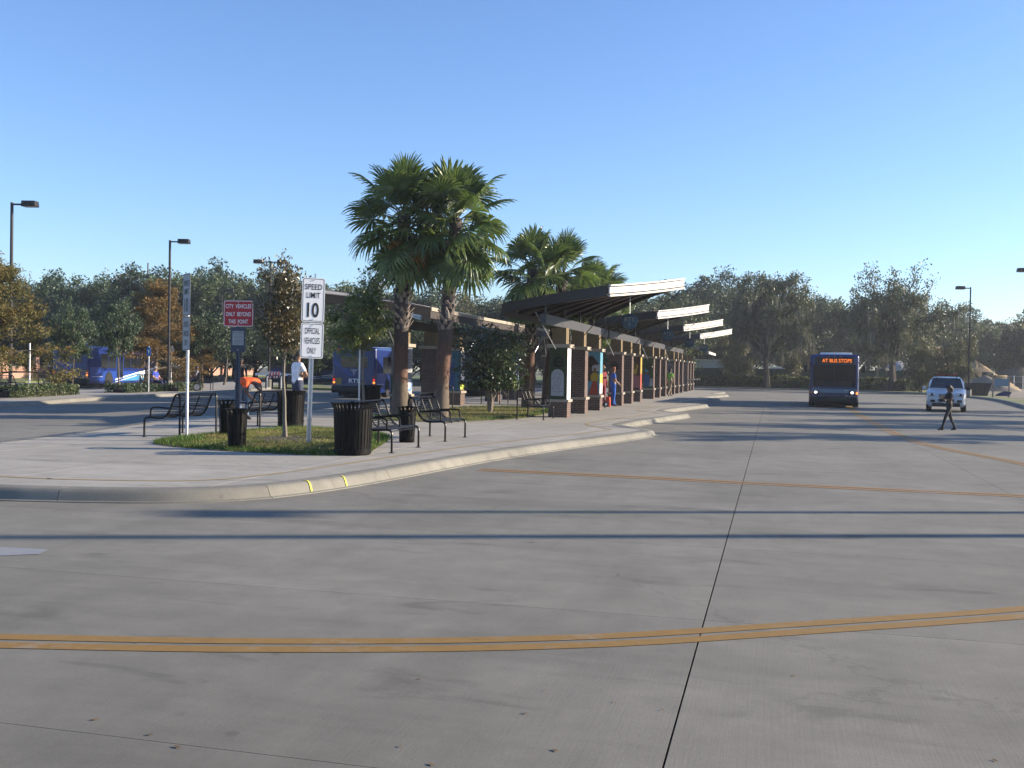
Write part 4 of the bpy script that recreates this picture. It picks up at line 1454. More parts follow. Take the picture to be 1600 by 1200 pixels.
# the two live oaks hung with moss
plant_tree('oak1', (-.7, 117.0, .1), 'wide live oak with hanging moss left of the oncoming bus, trunk before the hedge', 'mossy live oaks', zat(1200, 428, 115), .4, 'oak_tree', 'oak', .78)
plant_tree('oak2', (11.9, 112.5, .1), 'live oak with thick trunk and thin open top right of the oncoming bus', 'mossy live oaks', zat(1385, 420, 107), 1.7, 'oak_tree', 'oak', .78)
plant_tree('bushy', far(1150, 119, .1), 'small leafy tree in front of the hedge left of the mossy oak', None, 6.0, 1, 'small_tree', 'tree', .75)
plant_tree('bushy', far(1245, 118, .1), 'small leafy tree at the hedge just left of the oncoming bus', None, 6.2, 3, 'small_tree', 'tree', .62)
plant_tree('bushy', far(1440, 99, .1), 'leafy green bush behind the white police car, left of the rusty one', None, 4.8, 2, 'bush', 'bush', .8)
plant_tree('rust', far(1470, 101, .1), 'rust brown bush behind the white police car', None, 4.4, 2, 'bush', 'bush', .8)
plant_tree('bushy', far(1496, 98, .1), 'leafy green bush beside the right lamp post', None, 4.6, 4, 'bush', 'bush', .7)
plant_tree('roadside', (17.2, 71.5, .15), 'dark roadside tree at the right edge with a bare branch reaching left', 'roadside trees on the right', 6.6, .2, 'roadside_tree', 'tree', .95)
for k, (x, y, h) in enumerate([(17.5, 36.5, 6.5), (20.5, 44, 7.2), (19.6, 55, 6.8), (23.5, 62, 7.5), (25.5, 50, 7.5)]):
    plant_tree('roadside', (x, y, .15), 'roadside tree out on the right, number %s along the kerb, its shade streaking the road' % ('one', 'two', 'three', 'four', 'five')[k], 'roadside trees on the right', h, k * 1.3, 'roadside_tree', 'tree', 1.0)

# ------------------------------------------------------------------ palms
def frond_mesh(seed, R=1.15, pet=.95, droop=.35, name='frond', m='frond', nseg=30, spread=140):
    rg = np.random.default_rng(seed)
    mb = MB()
    # stalk
    pp = [(0, pet * f, -.10 * droop * (f ** 2)) for f in (0, .25, .5, .75, 1.0)]
    mb.tube(pp, [.028, .022, .019, .016, .012], 5, 1)
    o = Vector(pp[-1])
    sp = R_(spread)
    for k in range(nseg):
        a = -sp + 2 * sp * (k + .5) / nseg
        da = 2 * sp / nseg * .5
        L = R * (1 - .30 * (abs(a) / sp) ** 2) * rg.uniform(.9, 1.08)
        tw = rg.normal(0, .05)
        rr = [0.02, .34, .66, .85, 1.0]
        wd = [1.0, 1.0, .97, .55, .06]
        rows = []
        for f, w in zip(rr, wd):
            r = L * f
            hw = r * math.tan(da) * w if f <= .66 else L * .66 * math.tan(da) * w
            dz = -droop * (r ** 2) * .5 - (max(0, f - .66) ** 2) * L * (1.0 + rg.uniform(0, 1.1)) * droop * 2.2
            aa = a + tw * f
            c = o + Vector((math.sin(aa) * r, math.cos(aa) * r, dz + .10 * abs(a) / sp * r))
            t = Vector((math.cos(aa), -math.sin(aa), 0))
            rows.append((c - t * hw, c + Vector((0, 0, -.022 if f > .1 else 0)), c + t * hw))
        vs = [p for r_ in rows for p in r_]
        fs = []
        for i in range(len(rr) - 1):
            fs += [(3 * i, 3 * i + 1, 3 * i + 4, 3 * i + 3), (3 * i + 1, 3 * i + 2, 3 * i + 5, 3 * i + 4)]
        mb.add(vs, fs, 0)
    me = bpy.data.meshes.new(name)
    me.from_pydata(mb.v, [], mb.f)
    me.materials.append(M[m]); me.materials.append(M['petiole'])
    me.polygons.foreach_set('material_index', mb.m)
    me.update()
    return me


FR_Y = [frond_mesh(1, .95, .85, .10), frond_mesh(2, 1.0, 1.0, .18), frond_mesh(12, .9, 1.1, .14, spread=120)]
FR_M = [frond_mesh(3, 1.05, 1.2, .34), frond_mesh(4, 1.0, 1.1, .45), frond_mesh(5, 1.1, 1.25, .28, spread=125), frond_mesh(13, .98, 1.35, .38)]
FR_L = [frond_mesh(6, 1.05, 1.1, .6), frond_mesh(7, 1.0, 1.2, .75), frond_mesh(14, 1.1, 1.0, .5)]
FR_DEAD = frond_mesh(8, .85, .35, 1.2, 'dead_frond', 'frond_dead', 18, 75)
FR_YEL = frond_mesh(9, 1.15, .9, .5, 'frond', 'frond_yellow', 26, 110)


BOOTS = []
for w0, w1, L, sk in ((.095, .045, .17, .0), (.10, .03, .23, .03), (.085, .05, .13, -.03), (.09, .025, .26, -.02)):
    vs = [Vector((-w0, 0, -.03)), Vector((w0, 0, -.03)), Vector((0, .05, -.01)), Vector((sk - w1, L * .75, L * .9)), Vector((sk + w1, L * .75, L * .9)), Vector((sk, L * .75 + .03, L * .9))]
    BOOTS.append(MB().add(vs, [(0, 2, 5, 3), (2, 1, 4, 5), (1, 0, 3, 4), (3, 5, 4), (0, 1, 2)]).mesh('leaf_base', M['boot']))


def palm(loc, h, label, seed, lean=(0, 0), n=46, sc=1.0, r0=.27, yellow=False):
    rg = random.Random(seed)
    t = thing('palm_tree', label, 'palm', loc, 0, 'fan palms between the shelters')
    mb = MB()
    pts = []; rad = []
    for i in range(13):
        f = i / 12
        pts.append((lean[0] * f ** 1.4, lean[1] * f ** 1.4, h * f))
        rad.append(r0 * (1.22 - .9 * f / .12 * .2 if f < .12 else 1.0 - .12 * f) + rg.uniform(-.012, .012))
    mb.tube(pts, rad, 18)
    mb.build('trunk', M['palm_trunk'], t, True)
    # old leaf bases, cut short, spiralling up the upper trunk: each one a part
    z0, z1 = .44 * h, .86 * h
    k = 0
    z = z0
    while z < z1:
        for q in range(7):
            a = q * 2 * PI / 7 + (k % 2) * PI / 7 + rg.uniform(-.12, .12)
            f = z / h
            if rg.random() < .16: continue
            c = Vector((lean[0] * f ** 1.4, lean[1] * f ** 1.4, z + rg.uniform(-.05, .05)))
            d = Vector((math.cos(a), math.sin(a), 0))
            put('leaf_base', rg.choice(BOOTS), t, c + d * (r0 * .92 - .03), (rg.uniform(-.15, .1), rg.uniform(-.15, .15), a - PI / 2), (rg.uniform(.8, 1.15), rg.uniform(.7, 1.2), rg.uniform(.7, 1.3)))
        z += .165; k += 1
    # red fibre tufts round the middle of the trunk
    mb = MB()
    for q in range(260):
        a = rg.uniform(0, 6.28); z = rg.uniform(.12 * h, .44 * h) if rg.random() < .75 else rg.uniform(0.1, .3 * h); L = rg.uniform(.05, .16)
        d = Vector((math.cos(a), math.sin(a), 0)); s = Vector((-math.sin(a), math.cos(a), 0))
        f = z / h
        b = Vector((lean[0] * f ** 1.4, lean[1] * f ** 1.4, z)) + d * (r0 * .97)
        mb.add([b - s * .025, b + s * .025, b + d * rg.uniform(.015, .05) + Vector((0, 0, -L))], [(0, 1, 2)])
    o = mb.build('fibre', M['palm_fibre'], t); o['kind'] = 'stuff'
    top = Vector((lean[0], lean[1], h))
    for k in range(n):
        f = (k + .5) / n
        el = 84 - 118 * f ** .95 + rg.uniform(-12, 12)
        az = k * 2.39996 + rg.uniform(-.25, .25)
        me = rg.choice(FR_Y) if el > 48 else (rg.choice(FR_M) if el > -5 else rg.choice(FR_L))
        ro = Euler((R_(el), rg.uniform(-.5, .5), 0)).to_matrix()
        m = Matrix.Rotation(az, 3, 'Z') @ Matrix.Rotation(R_(el), 3, 'X') @ Matrix.Rotation(rg.uniform(-1.0, 1.0), 3, 'Y')
        o = put('frond', me, t, top + Vector((0, 0, .25 - .75 * f)), m.to_euler(), sc * rg.uniform(.88, 1.08))
    for k in range(9):
        az = k * .698 + rg.uniform(-.25, .25)
        m = Matrix.Rotation(az, 3, 'Z') @ Matrix.Rotation(R_(rg.uniform(-62, -30)), 3, 'X') @ Matrix.Rotation(rg.uniform(-.8, .8), 3, 'Y')
        put('frond', rg.choice(FR_L), t, top + Vector((0, 0, -.45 - .03 * k)), m.to_euler(), sc * rg.uniform(.95, 1.15))
    for k in range(9):
        az = k * .75 + rg.uniform(-.2, .2)
        m = Matrix.Rotation(az, 3, 'Z') @ Matrix.Rotation(R_(-66 - rg.uniform(0, 14)), 3, 'X')
        put('dead_frond', FR_DEAD, t, top + Vector((0, 0, -.35)), m.to_euler(), sc * rg.uniform(.8, 1.0))
    if yellow:
        m = Matrix.Rotation(R_(205), 3, 'Z') @ Matrix.Rotation(R_(-62), 3, 'X')
        o = put('frond', FR_YEL, t, top + Vector((0.1, -.1, -.3)), m.to_euler(), sc * .95)
        o['label'] = 'yellowing orange frond hanging down'
    return t


M['palm_fibre'] = mat('red palm fibre', (.10, .046, .026), .85, var=.4, scale=12)
palm((-11.95, 31.9, .15), 6.65, 'tall fan palm nearest the signs, its trunk left of the other in the pair', 1, (.05, 0), 40, .90, .245, True)
palm((-10.4, 31.5, .15), 6.5, 'fan palm of the near pair standing on the right side, leaning a little', 2, (.3, .4), 40, .90, .23)
palm((-9.66, 40.6, .15), 5.7, 'fan palm of the second pair, its reddish trunk flared at the base', 3, (.1, 0), 32, .86, .25)
palm((-9.0, 41.2, .15), 5.6, 'fan palm of the second pair close by the stone plaque column', 4, (.5, .5), 30, .84, .24)
palm((-9.2, 53.0, .15), 5.7, 'farther fan palm rising behind the nearest shelter wing', 5, (0, 0), 32, .9, .25)
palm((-9.6, 54.6, .15), 5.4, 'farthest fan palm, only its crown showing over the shelter wing', 6, (.3, 0), 32, .95, .25)

# dark many-stemmed shrub tree on the second lawn
rg = np.random.default_rng(17)
t = thing('shrub_tree', 'dark glossy many-stemmed shrub tree on the lawn before the second palm pair', 'shrub', (-9.9, 35.7, .18))
mb = MB(); ends = []
for k in range(8):
    a = k * .785 + rg.uniform(-.3, .3); sp = rg.uniform(.5, 1.25)
    pts = [Vector((.06 * math.cos(a), .06 * math.sin(a), 0))]
    for i in range(1, 6):
        f = i / 5
        pts.append(Vector((math.cos(a) * sp * f ** 1.2 + rg.normal(0, .03), math.sin(a) * sp * f ** 1.2 + rg.normal(0, .03), 2.5 * f)))
    mb.tube(pts, [.036, .032, .027, .022, .016, .01], 6)
    for i in range(2, 6):
        for q in range(4):
            d = Vector(tuple(rg.normal(0, 1, 3))).normalized(); e = pts[i] + d * rg.uniform(.3, .7); ends.append(e)
            mb.tube([pts[i], e], [.012, .005], 4)
mb.build('trunk', M['bark_light'], t, True)
E_ = np.array([tuple(e) for e in ends]); idx = rg.integers(0, len(E_), 9000)
g = rg.normal(size=(9000, 3)); g /= np.linalg.norm(g, axis=1)[:, None]; g *= (rg.random(9000) ** .4)[:, None] * .55
c = E_[idx] + g
c[:, 2] = np.clip(c[:, 2], .85 + rg.uniform(0, .3, len(c)), 3.2)
low_ = rg.random(len(c)) < .93
v = leaf_quads(c[low_], .07, rg, .3, .5)
put('crown', np_mesh('crown', v, np.arange(len(v)).reshape(-1, 4), M['lf_gloss']), t)


# ------------------------------------------------------------------ hedges and low beds
def hedge(label, path, w, h, n, leaf, m, seed, name='hedge', cat='hedge', lump=.25):
    rg = np.random.default_rng(seed)
    p = resample([Vector((q[0], q[1])) for q in path], .5)
    nn = normals(p)
    vs = []
    i = rg.integers(0, len(p) - 1, n)
    f = rg.random(n)
    cs = []
    for k in range(n):
        q = p[i[k]].lerp(p[i[k] + 1], f[k]); nm = nn[i[k]]
        u = rg.uniform(-1, 1)
        if abs(u) < .75 and rg.random() < .45: zf = 1 - rg.random() ** 2 * .15
        else: zf = rg.random() ** .8; u = math.copysign(rg.uniform(.75, 1), u)
        hh = h * (1 + lump * math.sin(q.x * 1.7 + q.y * .9) * math.sin(q.x * .6 + 1) + rg.normal(0, .05))
        cs.append((q.x + nm.x * u * w / 2, q.y + nm.y * u * w / 2, .1 + zf * hh))
    v = leaf_quads(np.array(cs), leaf, rg, .4, .6)
    t = thing(name, label, cat, (0, 0, 0))
    put('foliage', np_mesh('foliage', v, np.arange(len(v)).reshape(-1, 4), M[m]), t)
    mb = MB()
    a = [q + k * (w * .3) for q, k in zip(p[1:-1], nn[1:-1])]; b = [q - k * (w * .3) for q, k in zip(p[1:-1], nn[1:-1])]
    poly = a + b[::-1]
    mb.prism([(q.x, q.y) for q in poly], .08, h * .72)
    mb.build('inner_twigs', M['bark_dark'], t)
    return t


hedge('clipped hedge with sunlit tops along the far side of the road', [(-14, 120.8), (-4, 119.6), (3, 118.6), (8, 116.6), (14, 112)], 1.3, 1.25, 15000, .11, 'lf_hedge', 3, lump=.12)
hedge('dark low hedge bed in front of the parked bus wheels', [(-34.0, 47.6), (-34.3, 50.5), (-34.7, 53.4)], 1.2, .45, 3800, .06, 'lf_dark', 5)
hedge('low shrub bed below the two far left benches', [(-32.6, 37.5), (-33.6, 42.6), (-34.2, 44)], 1.3, .55, 4200, .06, 'lf_mid', 6)
hedge('small grassy shrubs beside the reclining person in blue', [(-33.5, 52.2), (-34.0, 55.6)], .9, .5, 1600, .06, 'lf_mid', 8)
# ------------------------------------------------------------------ benches
def make_bench(loc, rz, label):
    t = thing('bench', label, 'bench', loc, rz, 'black metal rod benches')
    L = 1.52
    back = [(-.44, 0), (-.44, .86), (-.43, .92), (-.395, .955), (-.345, .95), (-.305, .905)]
    seat = [(-.305, .905), (-.25, .76), (-.19, .61), (-.12, .50), (-.03, .44), (.08, .425), (.22, .435), (.34, .44), (.40, .43), (.435, .39)]
    front = [(.435, .39), (.44, .33), (.44, 0)]
    fr = MB().tube([(x, 0, z) for x, z in back + seat[1:] + front[1:]], .023, 8).mesh('frame', M['black_metal'], True)
    for y in (-L / 2, L / 2): put('frame', fr, t, (0, y, 0))
    mid = MB().tube([(x, 0, z) for x, z in seat], .016, 6).mesh('seat_strap', M['black_metal'], True)
    for y in (-L / 6, L / 6): put('seat_strap', mid, t, (0, y, 0))
    MB().tube([(-.395, -L / 2, .955), (-.395, L / 2, .955)], .02, 6).build('top_rail', M['black_metal'], t, True)
    arm = MB().tube([(-.205, 0, .645), (.18, 0, .665), (.27, 0, .655), (.315, 0, .61), (.325, 0, .44)], .02, 7).mesh('armrest', M['black_metal'], True)
    for y in (-L / 2 + .05, -.02, L / 2 - .05): put('armrest', arm, t, (0, y, 0))
    foot = MB().lathe([(.05, 0), (.05, .012)], 10).mesh('foot_plate', M['black_metal'])
    for x in (-.44, .44):
        for y in (-L / 2, L / 2): put('foot_plate', foot, t, (x, y, 0))
    rod = MB().tube([(0, -L / 2, 0), (0, L / 2, 0)], .0095, 6).mesh('slat', M['black_metal'], True)
    # arc length placing of the rods
    P = [Vector((x, 0, z)) for x, z in seat]
    d = .044; acc = .02
    for a, b in zip(P, P[1:]):
        l = (b - a).length
        while acc < l:
            q = a + (b - a) * (acc / l); put('slat', rod, t, q + Vector((0, 0, .014))); acc += d
        acc -= l
    return t


b0 = make_bench((-13.04, 20.72, .15), PI, 'black bench with its back to us behind the thin edge-on sign pole')
for loc, rz, lab in [((-13.04, 24.35, .15), PI, 'black bench behind the mulch ring tree where a person bends over'),
                     ((-7.47, 19.12, .15), 0, 'black bench nearest the road beside the biggest litter bin'),
                     ((-7.5, 22.5, .15), 0, 'black bench in front of the second tall palm trunk'),
                     ((-7.62, 33.1, .15), 0, 'black bench against the arched stone plaque column'),
                     ((-12.3, 36.6, .15), PI, 'black bench behind the palm trunks where a person in a cap sits'),
                     ((-33.0, 38.7, .15), .12, 'black far left bench at the trunk of the big cypress'),
                     ((-33.8, 42.8, .15), .12, 'black far left bench before the rear bumper of the parked bus'),
                     ((-34.9, 52.6, .15), -.9, 'black bench where the reclining person in blue sits'),
                     ((-35.0, 57.6, .15), -1.2, 'empty black bench right of the wheelchair on the far pavement'),
                     ((-7.6, 43.9, .15), 0, 'black bench between the first and second shelter columns'),
                     ((-12.6, 46.2, .15), PI, 'black bench in the shade between the shrub tree and brick piers')]:
    dup(b0, loc, rz, lab)


# ------------------------------------------------------------------ litter bins
def make_bin(loc, label, r0, r1, h, n, cat_name='litter_bin', grp='slatted litter bins'):
    t = thing(cat_name, label, 'litter bin', loc, 0, grp)
    w = 2 * PI * r0 / n * .36
    # every slat: straight up, then flared outward at the rim
    pr = [(r0, .09), (r0 + (r1 - r0) * .25, h * .5), (r0 + (r1 - r0) * .45, h * .87), (r1, h * .965), (r1 + .035, h * .985)]
    vs = []
    for r, z in pr:
        for th in (0, -.008):
            for s in (-1, 1): vs.append((r + th, s * w, z))
    fs = []
    for i in range(len(pr) - 1):
        a = 4 * i; b = a + 4
        fs += [(a, a + 1, b + 1, b), (a + 2, b + 2, b + 3, a + 3), (a, b, b + 2, a + 2), (a + 1, a + 3, b + 3, b + 1)]
    sl = MB().add(vs, fs).mesh('slat', M['bin_black'])
    for k in range(n): put('slat', sl, t, (0, 0, 0), (0, 0, 2 * PI * k / n))
    MB().lathe([(r0 * .92, 0), (r0 * 1.02, .02), (r0 * 1.03, .12), (r0 * .99, .125)], 32).build('base_ring', M['bin_black'], t, True)
    mb = MB()
    for z, rr in ((h * .86, r0 + (r1 - r0) * .45), (h * .965, r1)):
        mb.tube([((rr - .012) * math.cos(a), (rr - .012) * math.sin(a), z) for a in [2 * PI * k / 32 for k in range(33)]], .011, 6, caps=False)
    mb.build('rim_ring', M['bin_black'], t, True)
    MB().lathe([(r0 * .88, .10), (r0 * .92, h * .84), (r0 * .80, h * .84), (r0 * .78, h * .3)], 24).build('liner', M['rubber'], t, True)
    return t


bb = make_bin((-7.57, 17.75, .15), 'biggest black slatted litter bin at the front edge of the lawn', .335, .40, .98, 32)
dup(bb, (-12.5, 25.1, .15), .3, 'black slatted litter bin hiding the legs of the man in the white shirt')
dup(bb, (-14.1, 34.6, .15), .6, 'black slatted litter bin in the shade under the bright young tree')
sb = make_bin((-10.02, 17.85, .15), 'narrow black ash bin standing before the red sign post', .165, .225, .80, 14, grp='narrow slatted bins')
dup(sb, (-12.0, 20.95, .15), .3, 'narrow black bin behind the red sign post, close to the first bench', 1.06)
dup(sb, (-7.75, 21.15, .15), .6, 'narrow black bin between the two benches facing the road')


# ------------------------------------------------------------------ lamp posts
def make_lamp(loc, label, h=9.1, arms=(0,), name='lamp_post'):
    t = thing(name, label, 'lamp post', loc, 0, 'tall dark lamp posts')
    MB().lathe([(.26, 0), (.26, .55), (.24, .58)], 16).build('footing', M['kerb'], t)
    MB().tube([(0, 0, .55), (0, 0, h)], [.085, .07], 4).build('pole', M['steel_dark'], t)
    for a in arms:
        ca, sa = math.cos(a), math.sin(a)
        m = MB(); m.box((ca * .28, sa * .28, h - .09), (.45, .06, .08), a); m.build('arm', M['steel_dark'], t)
        hd = MB(); hd.box((ca * .86, sa * .86, h - .06), (.70, .46, .27), a, taper=.93); o = hd.build('lamp_head', M['steel_dark'], t, bevel=.02)
        MB().box((ca * .86, sa * .86, h - .203), (.56, .36, .012), a).build('lens', M['lens'], o)
    return t


cr = -HEAD * 0
make_lamp(far(16, 49, .13), 'tall lamp post at the left edge rising out of the big cypress', 9.2, (HEAD,))
make_lamp(far(263, 63, .13), 'tall lamp post right of the orange cypress', 9.2, (HEAD,))
make_lamp(far(420, 74.5, .13), 'lamp post with two heads over the left shelter roof', 9.2, (HEAD, HEAD + PI))
make_lamp(far(345, 104, .1), 'far small lamp post seen above the red sign', 9.2, (HEAD,))
make_lamp(far(1513, 86, .13), 'tall lamp post on the right beside the building site', 9.15, (HEAD + PI,))
make_lamp(far(1613, 71, .13), 'lamp post at the right edge, only its head reaching into view', 9.15, (HEAD + PI,))
for (x, y, h, lab) in ((21.1, 21.6, 9.1, 'timber pole out on the right casting the thin shade line by the kerb'), (18.2, 18.5, 9.6, 'timber pole out on the right casting the nearer shade line')):
    t = thing('timber_pole', lab, 'utility pole', (x, y, .13), HEAD)
    MB().tube([(0, 0, 0), (0, 0, h)], [.13, .10] if y > 20 else [.15, .12], 10).build('pole', M['utility_wood'], t, True)
    MB().box((0, -.2, h - .3), (.5, .6, .35)).build('crossarm', M['utility_wood'], t)

# ------------------------------------------------------------------ signs
def rr_plate(w, h, r=.04, n=4):
    p = []
    for cx, cy, a0 in ((w / 2 - r, h / 2 - r, 0), (-w / 2 + r, h / 2 - r, 90), (-w / 2 + r, -h / 2 + r, 180), (w / 2 - r, -h / 2 + r, 270)):
        for k in range(n + 1):
            a = R_(a0 + 90 * k / n); p.append((cx + r * math.cos(a), cy + r * math.sin(a)))
    return p


def plate(parent, w, h, z, m, border=None, name='plate', y=0.0, r=.045, bi=.018, bw=.010):
    o = MB().slab([(x, y, zz + z) for x, zz in rr_plate(w, h, r)], (0, .004, 0)).build(name, M[m] if isinstance(m, str) else m, parent)
    if border:
        a = rr_plate(w - 2 * bi, h - 2 * bi, r * .8); b = rr_plate(w - 2 * bi - 2 * bw, h - 2 * bi - 2 * bw, r * .65)
        n = len(a)
        MB().add([(x, y - .002, zz + z) for x, zz in a] + [(x, y - .002, zz + z) for x, zz in b], [(k, (k + 1) % n, n + (k + 1) % n, n + k) for k in range(n)]).build('border', M[border], o)
    return o


def u_post(parent, h, m, holes=True, w=.055):
    mb = MB()
    mb.box((0, .024, h / 2), (w * .55, .006, h)); mb.box((-w * .32, .012, h / 2), (.006, .028, h)); mb.box((w * .32, .012, h / 2), (.006, .028, h))
    mb.box((-w * .5, -.003, h / 2), (w * .36, .006, h)); mb.box((w * .5, -.003, h / 2), (w * .36, .006, h))
    o = mb.build('post', M[m], parent)
    if holes:
        hb = MB()
        k = .1
        while k < h - .05:
            hb.box((0, .019, k), (.014, .004, .022)); k += .052
        q = hb.build('post_holes', M['plaque'], o); q['kind'] = 'stuff'
    return o


# speed limit sign
f = 20.9
t = thing('speed_limit_sign', 'white speed limit ten sign above a white official vehicles only plate, leaning pole', 'road sign', (-9.16, 19.2, .17))
t.rotation_euler = Euler((0, R_(1.1), R_(30)))
u_post(t, 3.42, 'galv', False, .07)
MB().box((.028, .034, 1.75), (.03, .012, 3.5)).build('post_backing', M['galv'], t)
zc = 2.96
p1 = plate(t, .46, .90, zc, 'sign_white', 'black_ink', y=-.012)
lettering('SPEED', M['black_ink'], p1, (0, -.016, zc + .265), .345, .115, bold=.012)
lettering('LIMIT', M['black_ink'], p1, (0, -.016, zc + .095), .275, .115, bold=.012)
lettering('10', M['black_ink'], p1, (0, -.016, zc - .205), .235, .30, bold=.022)
zc2 = 2.13
p2 = plate(t, .46, .72, zc2, 'sign_white', 'black_ink', y=-.012)
for s, dz, w in (('OFFICIAL', .20, .30), ('VEHICLES', .0, .315), ('ONLY', -.20, .175)):
    lettering(s, M['black_ink'], p2, (0, -.016, zc2 + dz), w, .125, bold=.006)
for z in (zc + .40, zc - .40, zc2 + .31, zc2 - .31): MB().lathe([(.011, -.006), (.011, .002)], 8, axis='Y', c=(0, -.017, z)).build('bolt', M['galv'], t)

# the same pair seen edge on
t = thing('speed_limit_sign', 'thin grey speed limit and official vehicles pair seen almost edge on, pole in the lawn', 'road sign', (-12.48, 20.0, .17))
t.rotation_euler = Euler((0, 0, R_(-41)))
MB().tube([(0, .03, 0), (0, .03, 3.6)], .032, 10).build('post', M['galv'], t)
p1 = plate(t, .52, .93, 3.13, 'sign_shaded', 'black_ink', y=-.012)
lettering('SPEED', M['black_ink'], p1, (0, -.016, 3.38), .38, .12, bold=.012); lettering('LIMIT', M['black_ink'], p1, (0, -.016, 3.2), .3, .12, bold=.012); lettering('10', M['black_ink'], p1, (0, -.016, 2.9), .26, .31, bold=.022)
p2 = plate(t, .52, .74, 2.28, 'sign_shaded', 'black_ink', y=-.012)
for s, dz, w in (('OFFICIAL', .2, .34), ('VEHICLES', 0, .35), ('ONLY', -.2, .2)): lettering(s, M['black_ink'], p2, (0, -.016, 2.28 + dz), w, .125, bold=.006)

# red sign
t = thing('red_sign', 'red city vehicles only sign over a small blue grey notice on a punched post', 'road sign', (-11.02, 19.64, .17), HEAD - .12)
u_post(t, 2.66, 'sign_blue', True, .075)
p1 = plate(t, .655, .555, 2.70, 'sign_red', 'white_ink', y=-.014, bi=.006, bw=.012)
for s, dz, w in (('CITY  VEHICLES', .155, .565), ('ONLY  BEYOND', -.012, .555), ('THIS  POINT', -.17, .43)):
    lettering(s, M['white_ink'], p1, (0, -.018, 2.70 + dz), w, .088, bold=.008)
p2 = plate(t, .325, .53, 2.14, 'sign_blue', None, y=-.014, r=.03)
MB().slab([(-.125, -.018, 2.03), (.125, -.018, 2.03), (.125, -.018, 2.33), (-.125, -.018, 2.33)], (0, .003, 0)).build('notice', M['plaque'], p2)
MB().box((0, -.02, 2.30), (.21, .001, .016)).build('lettering', M['grey_ink'], p2)
mb = MB()
rgx = random.Random(2)
for k in range(8):
    z = 2.27 - .028 * k
    if k in (4,): continue
    u = -.095 * rgx.uniform(.6, 1)
    while u < .085:
        l = rgx.uniform(.012, .04); mb.box((u + l / 2, -.02, z), (l, .001, .010)); u += l + .008
q = mb.build('lettering', M['grey_ink'], p2); q['kind'] = 'stuff'
for z in (2.93, 2.47, 1.93): MB().lathe([(.011, -.006), (.011, .002)], 8, axis='Y', c=(0, -.019, z)).build('bolt', M['galv'], t)

t = thing('sign_pole', 'bare galvanised pole rising into the bright young tree', 'pole', (-13.25, 31.55, .15))
MB().tube([(0, 0, 0), (0, 0, 2.75)], .03, 10).build('post', M['galv'], t); MB().lathe([(.036, 2.75), (.036, 2.78)], 10).build('cap', M['galv'], t)
t = thing('stop_sign', 'small bright blue bus stop sign on a thin pole in the low hedge bed', 'sign', far(232, 57, .15), HEAD)
MB().tube([(0, 0, 0), (0, 0, 2.55)], .035, 8).build('post', M['galv'], t)
MB().slab([(x, -.04, z + 2.25) for x, z in rr_plate(.24, .5, .1)], (0, .02, 0)).build('plate', M['blue_sign'], t)
MB().slab([(-.06, -.045, 2.35), (.06, -.045, 2.35), (0, -.045, 2.1)], (0, .004, 0)).build('emblem', M['sign_white'], t)
t = thing('sign_pole', 'pale thin pole behind the far left bench', 'pole', far(46, 50, .15))
MB().tube([(0, 0, 0), (0, 0, 2.5)], .04, 8).build('post', M['galv'], t)
t = thing('globe_lamp', 'short post with a white lantern between the cypress trees', 'lamp', far(267, 68, .15))
MB().tube([(0, 0, 0), (0, 0, 2.3)], .04, 8).build('post', M['galv'], t)
MB().lathe([(.08, 2.3), (.16, 2.36), (.18, 2.62), (.1, 2.74), (.04, 2.8)], 12).build('lantern', M['lens'], t, True)
t = thing('flag_marker', 'small yellow marker just above the white lantern', 'marker', far(272, 70.5, .15))
MB().tube([(0, 0, 0), (0, 0, 3.3)], .025, 6).build('post', M['steel_dark'], t)
MB().slab([(-.12, 0, 2.9), (.12, 0, 2.95), (.1, 0, 3.35), (-.05, 0, 3.4)], (0, .015, 0)).build('plate', M['mural_yellow'], t)

# ------------------------------------------------------------------ far left: brick boundary wall with piers and railing
WALLP = [(-64, 56), (-67.5, 72), (-71.5, 90), (-75.5, 112), (-78.5, 134), (-79.0, 146)]
t = thing('boundary_wall', 'long low pinkish brick wall with piers and black railing behind the parked bus', 'wall', (0, 0, 0))
for a, b in zip(WALLP, WALLP[1:]):
    a, b = Vector(a), Vector(b)
    L = (b - a).length; ang = math.atan2((b - a).y, (b - a).x); c = (a + b) / 2
    MB().box((0, 0, .55), (L, .3, 1.1)).build('brick_panel', M['brick_wall'], t, loc=(c.x, c.y, .05), rz=ang)
    MB().box((0, 0, 1.145), (L + .1, .4, .085)).build('coping', M['stone'], t, loc=(c.x, c.y, .05), rz=ang)
    mb = MB()
    mb.box((0, 0, 2.1), (L, .05, .05)); mb.box((0, 0, 1.35), (L, .05, .05))
    k = -L / 2
    while k < L / 2: mb.box((k, 0, 1.75), (.03, .03, .95)); k += .16
    o = mb.build('railing', M['steel_dark'], t, loc=(c.x, c.y, .05), rz=ang); o['kind'] = 'stuff'
pier = MB().box((0, 0, 1.2), (.75, .75, 2.4)).mesh('pier', M['brick_wall']); pcap = MB().box((0, 0, 2.45), (.9, .9, .1)).mesh('pier_cap', M['stone'])
wl_ = resample([Vector(p) for p in WALLP], 6.2)
for p, k in zip(wl_, normals(wl_)):
    a = math.atan2(-k.x, k.y)
    o = put('pier', pier, t, (p.x, p.y, .05), (0, 0, a)); put('pier_cap', pcap, o)

# utility poles and wires above the left trees
def utility(px, f, top, label, arms=True):
    p = far(px, f, 0); h = zat(px, top, f)
    t = thing('utility_pole', label, 'utility pole', p, HEAD, 'utility poles over the woods')
    MB().tube([(0, 0, 0), (0, 0, h)], [.16, .1], 8).build('pole', M['utility_wood'], t, True)
    if arms:
        for dz in (.6, 1.5): MB().box((0, -.1, h - dz), (2.6, .1, .12)).build('crossarm', M['utility_wood'], t)
    return p, h


